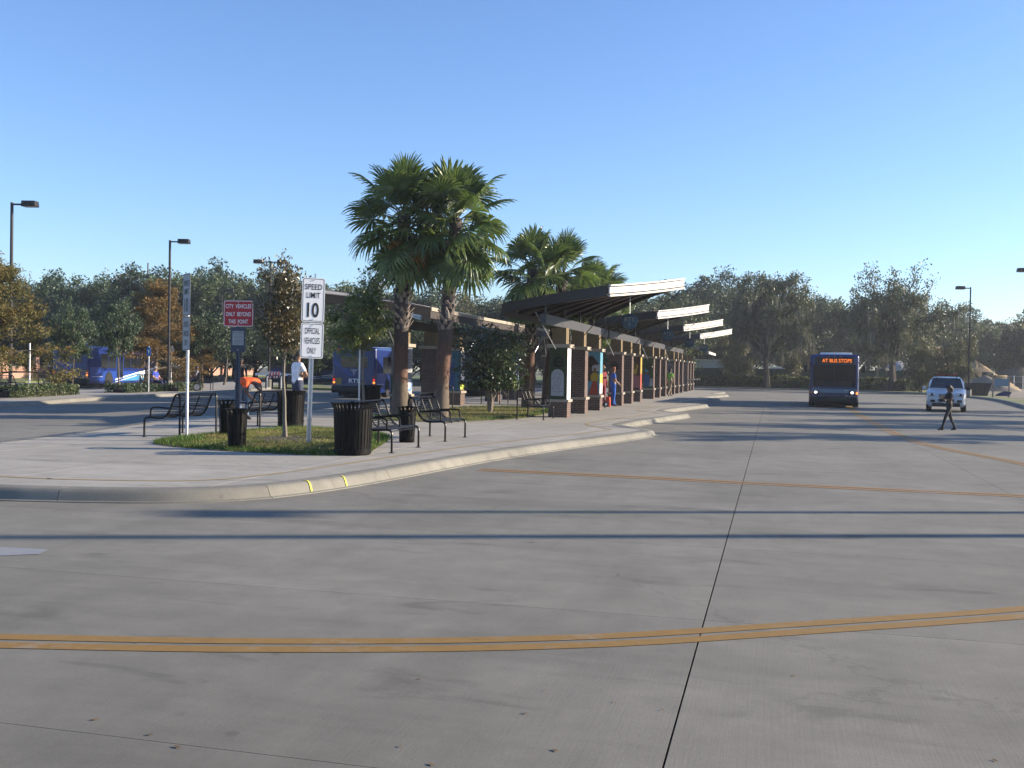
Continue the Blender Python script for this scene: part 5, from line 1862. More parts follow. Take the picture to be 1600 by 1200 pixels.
u1 = utility(229, 150, 411, 'bare utility pole top standing over the orange cypress', False)
u2 = utility(197, 165, 425, 'utility pole with crossarms showing over the trees, left')
t = thing('power_line', 'thin power lines sagging over the woods on the left', 'power line', (0, 0, 0))
mb = MB()
for dz in (0, -.9, -2.2):
    a = far(-300, 175, zat(-300, 436, 175) + dz); b = Vector((u2[0].x, u2[0].y, u2[1] - 1.1 + dz)); c = far(560, 150, zat(560, 440, 150) + dz)
    for s, e in ((a, b), (b, c)):
        mb.tube([s.lerp(e, k / 8) - Vector((0, 0, 1.6 * (1 - (2 * k / 8 - 1) ** 2))) for k in range(9)], .028, 4)
mb.build('wire', M['steel_dark'], t)

# bike rack and the red and white barrier on the left lawn
t = thing('bike_rack', 'black looped bike rack on the small lawn behind the bent person', 'bike rack', far(420, 68, .16), .5)
for k in range(4):
    MB().tube([(.45 * k - .2, 0, 0)] + [(.45 * k + .2 * -math.cos(a), 0, .75 + .2 * math.sin(a)) for a in [PI * q / 8 for q in range(9)]] + [(.45 * k + .2, 0, 0)], .03, 6).build('hoop', M['black_metal'], t, True)
t = thing('road_barrier', 'white barrier board with a red and white striped middle on the left lawn', 'barrier', far(428, 71, .16), HEAD)
MB().box((0, 0, .95), (2.6, .04, .16)).build('board', M['sign_white'], t)
for k in range(4): MB().slab([(-.35 + .2 * k, -.022, .72), (-.25 + .2 * k, -.022, .72), (-.18 + .2 * k, -.022, 1.14), (-.28 + .2 * k, -.022, 1.14)], (0, -.012, 0)).build('stripe', M['red_plastic'], t)
MB().box((0, 0, .93), (.85, .03, .44)).build('panel', M['sign_white'], t)
for x in (-.5, .5): MB().box((x, 0, .42), (.05, .3, .84)).build('leg', M['galv'], t)

# ------------------------------------------------------------------ far side: fence screen, sheds, site
t = thing('screen_fence', 'dark green screened fence behind the far hedge', 'fence', (0, 0, 0))
FP = [(-16, 127.5), (-3, 126.5), (8, 124.5), (17, 121)]
for a, b in zip(FP, FP[1:]):
    a, b = Vector(a), Vector(b); n = max(1, int((b - a).length / 3.2))
    for k in range(n):
        p = a.lerp(b, (k + .5) / n); ang = math.atan2((b - a).y, (b - a).x); l = (b - a).length / n
        MB().box((0, 0, 1.15), (l - .02, .03, 2.1)).build('screen_panel', M['fence_green'], t, loc=(p.x, p.y, .1), rz=ang)
        q = a.lerp(b, k / n); MB().tube([(q.x, q.y, .1), (q.x, q.y, 2.5)], .04, 6).build('post', M['steel_dark'], t)
def shed(px0, px1, top, f, label, name='shed', m='building_white', ridge=.12):
    a, b = far(px0, f), far(px1, f); w = (b - a).length; h = zat((px0 + px1) / 2, top, f)
    t = thing(name, label, 'building', ((a + b) / 2).to_tuple(), HEAD)
    MB().box((0, 3, h / 2), (w, 6, h)).build('wall', M[m], t)
    MB().add([(-w / 2 - .2, -.3, h), (w / 2 + .2, -.3, h), (w / 2 + .2, 6.3, h), (-w / 2 - .2, 6.3, h), (-w / 2 - .2, 3, h + ridge), (w / 2 + .2, 3, h + ridge)], [(0, 1, 5, 4), (2, 3, 4, 5), (0, 4, 3), (1, 2, 5), (0, 3, 2, 1)]).build('roof', M['roof_metal'], t)
    k = -w / 2 + .6
    mb = MB()
    while k < w / 2: mb.box((k, -.02, h / 2), (.05, .04, h)); k += .6
    o = mb.build('cladding_rib', M[m], t); o['kind'] = 'stuff'
    return t


shed(1078, 1148, 563, 132, 'long pale blue grey shed behind the far hedge next to the last shelter')
shed(1165, 1180, 570, 134, 'small pale shed behind the bushes left of the mossy oak')
t = thing('trailer', 'small white box trailer showing over the fence right of the oak trunk', 'trailer', far(1214, 131, 0), HEAD)
MB().box((0, 0, 1.75), (1.55, 2.4, 1.5)).build('box', M['building_white'], t, bevel=.05)
MB().box((0, 0, 2.56), (1.6, 2.5, .12)).build('roof', M['sign_white'], t)
for x in (-.7, .7): MB().lathe([(.34, -.1), (.34, .1)], 14, c=(x, 0, .36), axis='X').build('wheel', M['rubber'], t)
MB().box((0, -1.6, .8), (.12, 1, .12)).build('drawbar', M['steel_dark'], t)

# building site
def lump(name, label, c, rx, ry, h, m, seed, cat):
    rg = random.Random(seed); mb = MB(); vs = []; n = 22; k = 9
    for i in range(k + 1):
        f = i / k
        for j in range(n):
            a = 2 * PI * j / n; r = (1 - f) * (1 + .16 * math.sin(3 * a + seed) + rg.uniform(-.06, .06))
            vs.append((rx * r * math.cos(a), ry * r * math.sin(a), h * (f ** .9) * (1 + rg.uniform(-.04, .04))))
    fs = [(i * n + j, i * n + (j + 1) % n, (i + 1) * n + (j + 1) % n, (i + 1) * n + j) for i in range(k) for j in range(n)]
    t = mb.add(vs, fs).build(name, M[m], None, True, loc=c)
    tag(t, label, cat)
    return t


lump('sand_pile', 'tall heap of orange sand behind the excavator boom', far(1523, 128, .05), 4.6, 3.4, 3.7, 'sand', 2, 'sand pile')
lump('soil_heap', 'lower pale heap of soil in front of the sand pile', far(1538, 118, .05), 4.2, 3.0, 1.9, 'dirt', 4, 'soil heap')
lump('soil_heap', 'dark soil bank at the right end of the building site', far(1590, 140, .05), 9, 4, 3.2, 'mulch', 6, 'soil heap')

t = thing('excavator', 'yellow excavator with raised boom working on the building site', 'excavator', far(1547, 126, .1), HEAD + .2, None, .72)
for y in (-1.0, 1.0):
    tr = MB(); pts = []
    tr.slab([(-1.9, y - .25, .1), (1.9, y - .25, .1), (2.2, y - .25, .45), (1.9, y - .25, .85), (-1.9, y - .25, .85), (-2.2, y - .25, .45)], (0, .5, 0)); tr.build('track', M['rubber'], t)
MB().box((0, 0, 1.05), (2.6, 2.3, .35)).build('turntable', M['steel_dark'], t)
MB().box((1.3, 0, 1.95), (2.2, 2.4, 1.4)).build('engine_housing', M['yellow_machine'], t, bevel=.1)
cb = MB().box((-.9, -.6, 2.2), (1.5, 1.15, 1.9)).build('cab', M['steel_dark'], t, bevel=.06)
MB().box((-.9, -1.185, 2.45), (1.2, .02, 1.0)).build('cab_window', M['glass_dark'], cb)
MB().slab([(-1.4, .2, 1.4), (-3.6, .2, 4.3), (-4.5, .2, 4.4), (-5.0, .2, 4.0), (-3.9, .2, 3.7), (-1.0, .2, 1.2)], (0, .4, 0)).build('boom', M['steel_dark'], t)
MB().slab([(-4.6, .25, 4.4), (-4.9, .25, 3.9), (-6.6, .25, 2.2), (-6.4, .25, 2.6)], (0, .32, 0)).build('stick', M['galv'], t)
MB().slab([(-6.7, -.1, 2.4), (-6.2, -.1, 2.2), (-6.0, -.1, 1.5), (-6.7, -.1, 1.3), (-7.1, -.1, 1.8)], (0, .9, 0)).build('bucket', M['steel_dark'], t)
t = thing('mixer_truck', 'dark cement mixer partly hidden by bushes right of the oak trunk', 'mixer', far(1402, 122, .1), HEAD + .4)
MB().lathe([(.3, -1.6), (1.1, -.8), (1.3, .1), (1.0, 1.1), (.5, 1.6)], 16, axis='X', c=(0, 0, 2.1)).build('drum', M['plaque'], t, True)
MB().box((0, 0, .8), (4.2, 1.4, .3)).build('chassis', M['steel_dark'], t)
for x in (-1.5, .6, 1.6):
    for y in (-.8, .8): MB().lathe([(.5, -.14), (.5, .14)], 16, axis='Y', c=(x, y, .5)).build('wheel', M['rubber'], t)
MB().box((-2.2, 0, 1.7), (1.1, 1.7, 1.6)).build('cab', M['steel_dark'], t, bevel=.08)
t = thing('silt_bin', 'low black open skip at the foot of the right lamp post', 'skip', far(1512, 88.5, .15), HEAD + .05)
MB().add([(-1.7, -.6, 0), (1.45, -.6, 0), (1.45, .6, 0), (-1.7, .6, 0), (-1.85, -.7, 1.05), (1.75, -.7, 1.05), (1.75, .7, 1.05), (-1.85, .7, 1.05)], [(0, 1, 2, 3), (0, 1, 5, 4), (1, 2, 6, 5), (2, 3, 7, 6), (3, 0, 4, 7)]).build('body', M['plastic_black'], t)
for x in (-1.2, -.4, .4, 1.2): MB().box((x, -.68, .5), (.08, .06, .9)).build('rib', M['plastic_black'], t)
for y in (-.72, .72): MB().box((-.05, y, 1.06), (3.7, .08, .08)).build('rim', M['plastic_black'], t)
t = thing('folding_sign', 'wooden framed folding site sign with a pale blue board on the dirt', 'site sign', far(1564, 82, .17), HEAD - .1)
for x in (-.62, .62): MB().box((x, 0, .85), (.09, .09, 1.7)).build('leg', M['wood'], t)
MB().box((0, -.06, 1.2), (1.1, .03, .62)).build('board', M['mural_sky'] if False else M['bus_band'], t)
MB().box((0, 0, 1.62), (1.35, .07, .08)).build('rail', M['wood'], t)
MB().slab([(-.55, -.3, .1), (.5, -.35, .1), (.75, -.3, .42), (.2, -.25, .5), (-.3, -.3, .3)], (0, .12, 0)).build('tarp', M['cl_navy'], t)
t = thing('site_fence', 'thin post and wire fence along the back of the building site', 'fence', (0, 0, 0))
for k in range(9):
    p = far(1500 + 14 * k, 132, 0); MB().tube([p, p + Vector((0, 0, 2.0))], .05, 6).build('post', M['galv'], t)
    if k:
        mb = MB()
        for z in (.5, 1.2, 1.9): mb.tube([far(1486 + 14 * k, 132, z), far(1500 + 14 * k, 132, z)], .015, 4)
        mb.build('wire', M['galv'], t)
t = thing('verge_post', 'short dark marker post on the grass verge beside the police car', 'post', far(1437, 100, .15))
MB().tube([(0, 0, 0), (0, 0, 1.1)], .07, 8).build('shaft', M['steel_dark'], t); MB().lathe([(.09, 1.1), (.09, 1.16)], 8).build('cap', M['steel_dark'], t)

# ------------------------------------------------------------------ the air: one closed box round everything, sky outside
m = bpy.data.materials.new('air')
m.use_nodes = True
m.node_tree.nodes.clear()
vol = m.node_tree.nodes.new('ShaderNodeVolumePrincipled')
vol.inputs['Color'].default_value = (.82, .88, .95, 1)
vol.inputs['Density'].default_value = .00042
vol.inputs['Anisotropy'].default_value = .3
mo = m.node_tree.nodes.new('ShaderNodeOutputMaterial')
m.node_tree.links.new(vol.outputs[0], mo.inputs['Volume'])
o = MB().box((0, 210, 8.5), (860, 560, 21)).build('haze', m)
o['kind'] = 'stuff'
# ------------------------------------------------------------------ vehicles
def wheel(parent, c, r=.48, w=.28, name='wheel'):
    o = MB().lathe([(r * .62, -w / 2), (r * .95, -w / 2), (r, -w * .35), (r, w * .35), (r * .95, w / 2), (r * .62, w / 2)], 24, axis='X').build(name, M['rubber'], parent, True, loc=c)
    s = 1 if c[0] > 0 else -1
    MB().lathe([(.05, s * w * .2), (r * .3, s * w * .46), (r * .62, s * w * .40), (r * .64, s * w * .2)] if s > 0 else [(r * .64, -w * .2), (r * .62, -w * .40), (r * .3, -w * .46), (.05, -w * .2)], 16, axis='X').build('rim', M['rim'], o, True)
    return o


def bus(name, label, loc, rz, rear_view=False, L=11.2, lit=True, h=2.85, grp='blue city buses'):
    """front face at y = 0 looking to -Y, tail at y = L; origin on the road"""
    t = thing(name, label, 'bus', loc, rz, grp)
    W = 2.5; g = .30
    b = MB().box((0, L / 2, (h + g) / 2), (W, L, h - g))
    me = b.mesh('body', M['bus_blue'])
    bm = bmesh.new(); bm.from_mesh(me)
    ev = [e for e in bm.edges if (abs(e.verts[0].co.z - e.verts[1].co.z) > .5) or (e.verts[0].co.z > 2 and e.verts[1].co.z > 2)]
    bmesh.ops.bevel(bm, geom=ev, offset=.16, segments=5, profile=.5, affect='EDGES')
    bm.to_mesh(me); bm.free()
    me.polygons.foreach_set('use_smooth', [True] * len(me.polygons)); me.set_sharp_from_angle(angle=R_(40))
    body = put('body', me, t)
    # skirt and bumpers
    MB().box((0, -.03, .44), (W - .06, .24, .34)).build('front_bumper', M['plastic_black'], t, bevel=.05)
    MB().box((0, L + .06, .50), (W - .02, .26, .38)).build('rear_bumper', M['plastic_black'], t, bevel=.06)
    # windscreen, curved outwards a little
    n = 8
    def curve_panel(nm, x0, x1, z0, z1, bulge, y, m, par=t, th=.02):
        vs = []
        for i in range(n + 1):
            x = x0 + (x1 - x0) * i / n
            yy = y - bulge * (1 - (2 * x / W) ** 2)
            for z in (z0, z1): vs += [(x, yy, z), (x, yy + th, z)]
        fs = []
        for i in range(n):
            a = 4 * i; c = a + 4
            fs += [(a, c, c + 2, a + 2), (a + 1, a + 3, c + 3, c + 1), (a, a + 1, c + 1, c), (a + 2, c + 2, c + 3, a + 3)]
        fs += [(0, 2, 3, 1), (4 * n, 4 * n + 1, 4 * n + 3, 4 * n + 2)]
        return MB().add(vs, fs).build(nm, M[m], par, True)
    ws = curve_panel('windscreen', -1.09, 1.09, 1.12, 2.30, .05, -.006, 'glass_blue')
    MB().box((0, -.062, 1.71), (.03, .012, 1.18)).build('windscreen_bar', M['plastic_black'], ws)
    for s in (-1, 1): MB().tube([(s * .2, -.085, 1.14), (s * .62, -.08, 1.3), (s * .78, -.075, 1.85)], .012, 5).build('wiper', M['plastic_black'], ws)
    curve_panel('dashboard', -.9, .9, 1.13, 1.42, .05, -.012, 'plastic_black', t, .004)
    ds = curve_panel('destination_sign', -1.0, 1.0, 2.33, 2.70, .04, -.012, 'plastic_black')
    if lit:
        lettering('AT BUS STOPS', M['amber_led'], ds, (.12, -.072, 2.515), 1.5, .19, bold=.0)
    curve_panel('front_band', -1.16, 1.16, .80, 1.0, .012, -.01, 'bus_band')
    for k in range(3): lettering('715'[k], M['plaque'], t, (-1.05 + .13 * k, -.035, 1.06), h=.085)
    for s in (-1, 1):
        hl = MB().box((s * .92, -.012, .82), (.34, .05, .17)).build('headlight', M['plastic_black'], t, bevel=.02)
        MB().ball((s * .93, -.035, .82), .06, 12, 8, sx=1.25, sy=.4, sz=.9).build('bulb', M['head_on'] if lit else M['headlamp'], hl, True)
        MB().box((s * 1.165, .03, .80), (.1, .1, .14)).build('turn_signal', M['amber_lens'] if s < 0 else M['tail_amber'] if lit else M['amber_lens'], t, bevel=.02)
        m_ = MB(); m_.tube([(s * 1.2, .05, 2.42), (s * 1.42, -.12, 2.36), (s * 1.45, -.15, 2.25)], .022, 6); mo = m_.build('mirror_arm', M['plastic_black'], t, True)
        MB().box((s * 1.47, -.16, 2.08), (.2, .12, .36)).build('mirror', M['plastic_black'], mo, bevel=.04)
    rk = MB()
    for z in (.52, .74): rk.tube([(-.85, -.17, z), (.85, -.17, z)], .016, 6)
    for x in (-.85, -.3, .3, .85): rk.tube([(x, -.17, .52), (x, -.17, .74)], .016, 6)
    rk.build('bike_rack', M['steel_dark'], t, True)
    for x, z in ((.62, .93), (.64, .66)): MB().ball((x, -.06, z), .04, 8, 5, sx=2.2, sy=.4, sz=.5).build('badge', M['chrome'], t, True)
    MB().box((.78, .25, h + .04), (.2, .22, .13)).build('beacon', M['sign_white'], t, bevel=.03)
    for x in (-.3, 0, .3): MB().box((x, .0, 2.745), (.09, .06, .035)).build('marker_light', M['amber_lens'], t)
    # side windows, doors and livery
    for s in (-1, 1):
        X = s * (W / 2 + .004)
        y = .9
        k = 0
        while y < L - 2.0:
            w = 1.22
            if s < 0 and (k == 0 or k == 4):
                d = MB().box((X, y + w / 2, 1.45), (.014, w - .1, 2.15)).build('door', M['bus_side_blue'], t)
                for q in (-.27, .27): MB().box((X + s * .009, y + w / 2 + q, 1.55), (.008, .46, 1.75)).build('door_glass', M['glass_dark'], d)
            else:
                MB().box((X, y + w / 2, 1.86), (.012, w - .07, .98)).build('side_window', M['glass_dark'], t, bevel=.004, seg=1)
            y += w; k += 1
        MB().box((X - s * .002, L - 1.2, .95), (.012, 2.0, .95)).build('engine_side', M['bus_side_blue'], t)
        MB().box((X - s * .003, L * .45, .82), (.010, L * .8, .66)).build('side_vinyl', M['bus_side_blue'], t)
        # light blue sweep with a white edge above it
        def sweep(nm, z0, z1, m, off):
            vs = []; nn_ = 16
            for i in range(nn_ + 1):
                f = i / nn_; yy = .35 + (L - 4.4) * f
                top = z1(f); bot = z0(f)
                vs += [(X + s * off, yy, bot), (X + s * off, yy, max(top, bot + .01))]
            MB().add(vs, [(2 * i, 2 * i + 2, 2 * i + 3, 2 * i + 1) for i in range(nn_)]).build(nm, M[m], t)
        crest = lambda f: 1.30 - .78 * f ** 1.1
        sweep('livery_sweep', lambda f: max(.46, crest(f) - .62), lambda f: crest(f), 'bus_cyan', .006)
        sweep('livery_stripe', lambda f: crest(f), lambda f: crest(f) + .085, 'bus_white', .008)
        sweep('livery_line', lambda f: crest(f) - .16, lambda f: crest(f) - .12, 'bus_white', .010)
        lettering('RTS', M['white_ink'], t, (X + s * .012, 2.35, .84), 1.25, .42, face='+X' if s > 0 else '-X', bold=.03)
        lettering('go-rts', M['white_ink'], t, (X + s * .012, L - 1.25, .98), .75, face='+X' if s > 0 else '-X', bold=.01) if False else None
        MB().box((X, L - 1.25, .78), (.02, 1.6, .03)).build('livery_line', M['bus_white'], t)
        for yy in (2.55 - .9, L - 3.0):
            MB().slab([(X + s * .004, yy + .62 * math.cos(a), .5 + .62 * math.sin(a)) for a in [PI * q / 12 for q in range(-1, 14)]], (s * .012, 0, 0)).build('wheel_arch', M['plastic_black'], t)
            wheel(t, (s * (W / 2 - .10), yy, .48))
    MB().box((0, L / 2, .26), (W - .5, L - 1, .3)).build('underbody', M['plastic_black'], t)
    # tail
    Y = L + .004
    MB().box((.0, Y, 2.02), (1.5, .02, .62)).build('rear_window', M['glass_dark'], t, bevel=.01, seg=1)
    MB().box((.15, Y, 1.0), (1.2, .02, .5)).build('engine_grille', M['bus_blue'], t)
    for s in (-1, 1):
        for k, mm in enumerate(('red_lens', 'tail_amber', 'tail_red', 'red_lens')):
            MB().lathe([(.065, 0), (.065, .03)], 12, axis='Y', c=(s * 1.13, L, .72 + .16 * k)).build('tail_light', M[mm], t)
        MB().box((s * .92, Y + .004, 2.72), (.14, .03, .05)).build('marker_light', M['tail_red'], t)
    for k in range(3): MB().box((-.2 + .2 * k, Y + .004, 2.74), (.12, .03, .045)).build('marker_light', M['tail_red'], t)
    MB().box((.87, Y + .003, .95), (.34, .02, .36)).build('notice_plate', M['ochre_plate'], t)
    lettering('RTS', M['white_ink'], t, (-.02, Y + .016, .98), .62, .24, face='+Y', bold=.02)
    # winged emblem above the letters
    MB().slab([(-.22, Y + .012, 1.62), (.22, Y + .012, 1.62), (.1, Y + .012, 1.5), (.0, Y + .012, 1.25), (-.1, Y + .012, 1.5)], (0, .004, 0)).build('emblem', M['plaque'], t)
    MB().box((-.02, Y + .012, .80), (.9, .006, .02)).build('lettering', M['plaque'], t)
    lettering('607', M['ochre_plate'], t, (-.52, Y + .014, .83), .26, .12, face='+Y', bold=.02)
    MB().slab([(1.2, Y + .004, 2.2), (1.2, Y + .004, 2.0), (-.2, Y + .004, .86), (-.5, Y + .004, .86)], (0, .004, 0)).build('livery_sweep', M['bus_side_blue'], t)
    MB().box((0, Y + .004, .735), (2.3, .006, .035)).build('livery_line', M['bus_band'], t)
    MB().box((.1, L - .6, h + .12), (1.5, 1.2, .24)).build('roof_unit', M['bus_blue'], t, bevel=.06)
    MB().box((0, 3.2, h + .06), (1.5, 2.2, .16)).build('roof_unit', M['bus_white'], t, bevel=.05)
    return t


# oncoming bus, front towards us
bus('bus', 'blue bus coming towards us with its amber destination board lit', (3.15, 57.2, 0), -.045)
# parked bus on the far left: tail towards us; local front points the other way
def tail_at(px, f, hdg, label, L=11.2, lit=False, dx=0):
    """place a bus so that the middle of its tail stands at pixel column px and depth f, driving away on heading hdg (radians left of +Y)"""
    p = far(px, f, 0)
    d = Vector((-math.sin(hdg), math.cos(hdg), 0))
    o = p + d * L
    return bus('bus', label, o, hdg + PI, True, L, lit)


tail_at(110, 68.5, R_(11.5), 'blue bus parked behind the small oaks, sunlit side with pale waves')
tail_at(553, 57.0, R_(9.5), 'blue bus standing behind the bright young tree, tail lamp glowing')
tail_at(735, 65.0, R_(4), 'blue bus glimpsed between palm trunk and shrub, amber lamp at its corner')
b4 = far(500, 106, 0)
bus('bus', 'distant blue bus broadside behind the man in the white shirt', b4 + Vector((5.2, 3.0, 0)), R_(-62) + PI, True, 11.2, False)
t = thing('yellow_railing', 'yellow railed platform showing above the distant blue bus', 'platform', far(511, 116, 0), HEAD)
for x in (-.9, -.45, 0, .45, .9): MB().tube([(x, 0, 0), (x, 0, 4.35)], .05, 6).build('post', M['mural_yellow'], t)
for z in (3.1, 3.25, 3.8, 4.35): MB().box((0, 0, z), (2.0, .1, .12)).build('rail', M['mural_yellow'], t)

# white police people carrier
t = thing('police_car', 'white police van with a red roof light bar and dark windscreen', 'police car', (8.4, 55.0, 0), -.15)
W = 1.86


def loft(secs, nm, m, parent, smooth=True):
    n = len(secs[0]); vs = [v for s in secs for v in s]
    fs = [(i * n + k, i * n + (k + 1) % n, (i + 1) * n + (k + 1) % n, (i + 1) * n + k) for i in range(len(secs) - 1) for k in range(n)]
    fs += [tuple(range(n)), tuple(reversed(range((len(secs) - 1) * n, len(secs) * n)))]
    return MB().add(vs, fs).build(nm, m, parent, smooth)


def sec(y, hw, z0, z1, hwt=None, r=.12):
    hwt = hwt or hw
    return [(-hw + r, y, z0), (hw - r, y, z0), (hw, y, z0 + r), (hw, y, z0 + (z1 - z0) * .6), (hwt, y, z1 - r * .6), (hwt - r, y, z1), (-hwt + r, y, z1), (-hwt, y, z1 - r * .6), (-hw, y, z0 + (z1 - z0) * .6), (-hw, y, z0 + r)]


body = loft([sec(0, .72, .32, .72), sec(.10, .84, .26, .90), sec(.35, .91, .25, 1.0), sec(1.05, .93, .25, 1.12), sec(1.3, .93, .25, 1.16), sec(4.5, .93, .25, 1.14), sec(4.85, .88, .3, 1.08)], 'body', M['car_white'], t)
roof = loft([sec(1.05, .84, 1.08, 1.16, .80, .05), sec(1.95, .84, 1.08, 1.70, .68, .10), sec(2.6, .84, 1.08, 1.76, .68, .10), sec(4.3, .84, 1.08, 1.74, .68, .1), sec(4.75, .82, 1.08, 1.2, .75, .05)], 'cabin', M['car_white'], t)
# windscreen laid on the sloping front of the cabin
ws_pts = [(-.79, 1.10), (.79, 1.10), (.66, 1.90), (-.66, 1.90)]
zc_ = lambda y: 1.16 + (y - 1.05) * .6
MB().add([(x, y, zc_(y) - .01) for x, y in ws_pts] + [(x, y - .012, zc_(y) + .014) for x, y in ws_pts], [(0, 1, 2, 3), (4, 5, 6, 7), (0, 1, 5, 4), (1, 2, 6, 5), (2, 3, 7, 6), (3, 0, 4, 7)]).build('windscreen', M['glass_dark'], t)
for s in (-1, 1):
    MB().slab([(s * .848, 1.75, 1.2), (s * .848, 4.2, 1.2), (s * .72, 4.1, 1.6), (s * .72, 2.0, 1.6)], (s * .012, 0, 0)).build('side_window', M['glass_dark'], t)
    hl = MB().box((s * .66, .10, .86), (.34, .2, .19)).build('headlight', M['headlamp'], t, bevel=.04)
    MB().ball((s * .66, .0, .86), .07, 10, 6).build('bulb', M['glass_dark'], hl, True)
    MB().box((s * .62, .02, .54), (.22, .1, .13)).build('fog_light', M['plastic_black'], t, bevel=.02)
    MB().box((s * 1.04, 1.35, 1.18), (.2, .1, .16)).build('mirror', M['car_white'] if s < 0 else M['plastic_black'], t, bevel=.03)
    for y in (.95, 3.85):
        wheel(t, (s * .82, y, .34), .34, .22)
    MB().box((s * .5, 2.9, 1.775), (.05, 2.2, .05)).build('roof_rail', M['plastic_black'], t)
gr = MB().box((0, .02, .80), (.66, .12, .17)).build('grille', M['plastic_black'], t, bevel=.02)
MB().box((0, -.045, .80), (.62, .03, .02)).build('grille_bar', M['chrome'], gr)
MB().box((0, .0, .58), (.72, .12, .15)).build('lower_grille', M['plastic_black'], t, bevel=.02)
MB().box((0, .02, .36), (1.3, .14, .18)).build('air_dam', M['plastic_black'], t, bevel=.03)
MB().box((0, -.0, .47), (.32, .02, .12)).build('number_plate', M['sign_white'], t)
lb = MB().box((0, 2.15, 1.86), (1.15, .26, .07)).build('light_bar', M['plastic_black'], t, bevel=.02)
for k, x in enumerate((-.4, -.14, .14, .4)): MB().box((x, 2.02, 1.86), (.22, .03, .05)).build('light_module', M['red_lens'], lb)
for s in (-1, 1): MB().tube([(s * .1, 1.115, 1.2), (s * .45, 1.25, 1.3)], .01, 5).build('wiper', M['plastic_black'], t)
# ------------------------------------------------------------------ people
BASE = {'pel': (0, 0, .95), 'spi': (0, 0, 1.12), 'che': (0, 0, 1.30), 'nec': (0, 0, 1.47), 'nk2': (0, -.01, 1.535), 'hea': (0, -.02, 1.63), 'top': (0, -.01, 1.71),
        'shL': (.175, 0, 1.41), 'shR': (-.175, 0, 1.41), 'elL': (.225, .03, 1.14), 'elR': (-.225, .03, 1.14), 'wrL': (.235, -.05, .90), 'wrR': (-.235, -.05, .90),
        'haL': (.235, -.07, .83), 'haR': (-.235, -.07, .83),
        'hiL': (.09, 0, .92), 'hiR': (-.09, 0, .92), 'knL': (.10, -.02, .50), 'knR': (-.10, -.02, .50), 'anL': (.10, .03, .09), 'anR': (-.10, .03, .09),
        'heL': (.10, .06, .045), 'heR': (-.10, .06, .045), 'toL': (.115, -.14, .035), 'toR': (-.115, -.14, .035)}
RAD = {'pel': (.145, .115), 'spi': (.125, .10), 'che': (.15, .11), 'nec': (.065, .06), 'nk2': (.05, .055), 'hea': (.075, .09), 'top': (.06, .07),
       'sh': (.062, .062), 'el': (.043, .043), 'wr': (.03, .03), 'ha': (.04, .022), 'hi': (.095, .095), 'kn': (.06, .062), 'an': (.042, .045), 'he': (.04, .04), 'to': (.042, .03)}
EDG = [('pel', 'spi'), ('spi', 'che'), ('che', 'nec'), ('nec', 'nk2'), ('nk2', 'hea'), ('hea', 'top')]
for s_ in 'LR': EDG += [('che', 'sh' + s_), ('sh' + s_, 'el' + s_), ('el' + s_, 'wr' + s_), ('wr' + s_, 'ha' + s_), ('pel', 'hi' + s_), ('hi' + s_, 'kn' + s_), ('kn' + s_, 'an' + s_), ('an' + s_, 'to' + s_), ('an' + s_, 'he' + s_)]


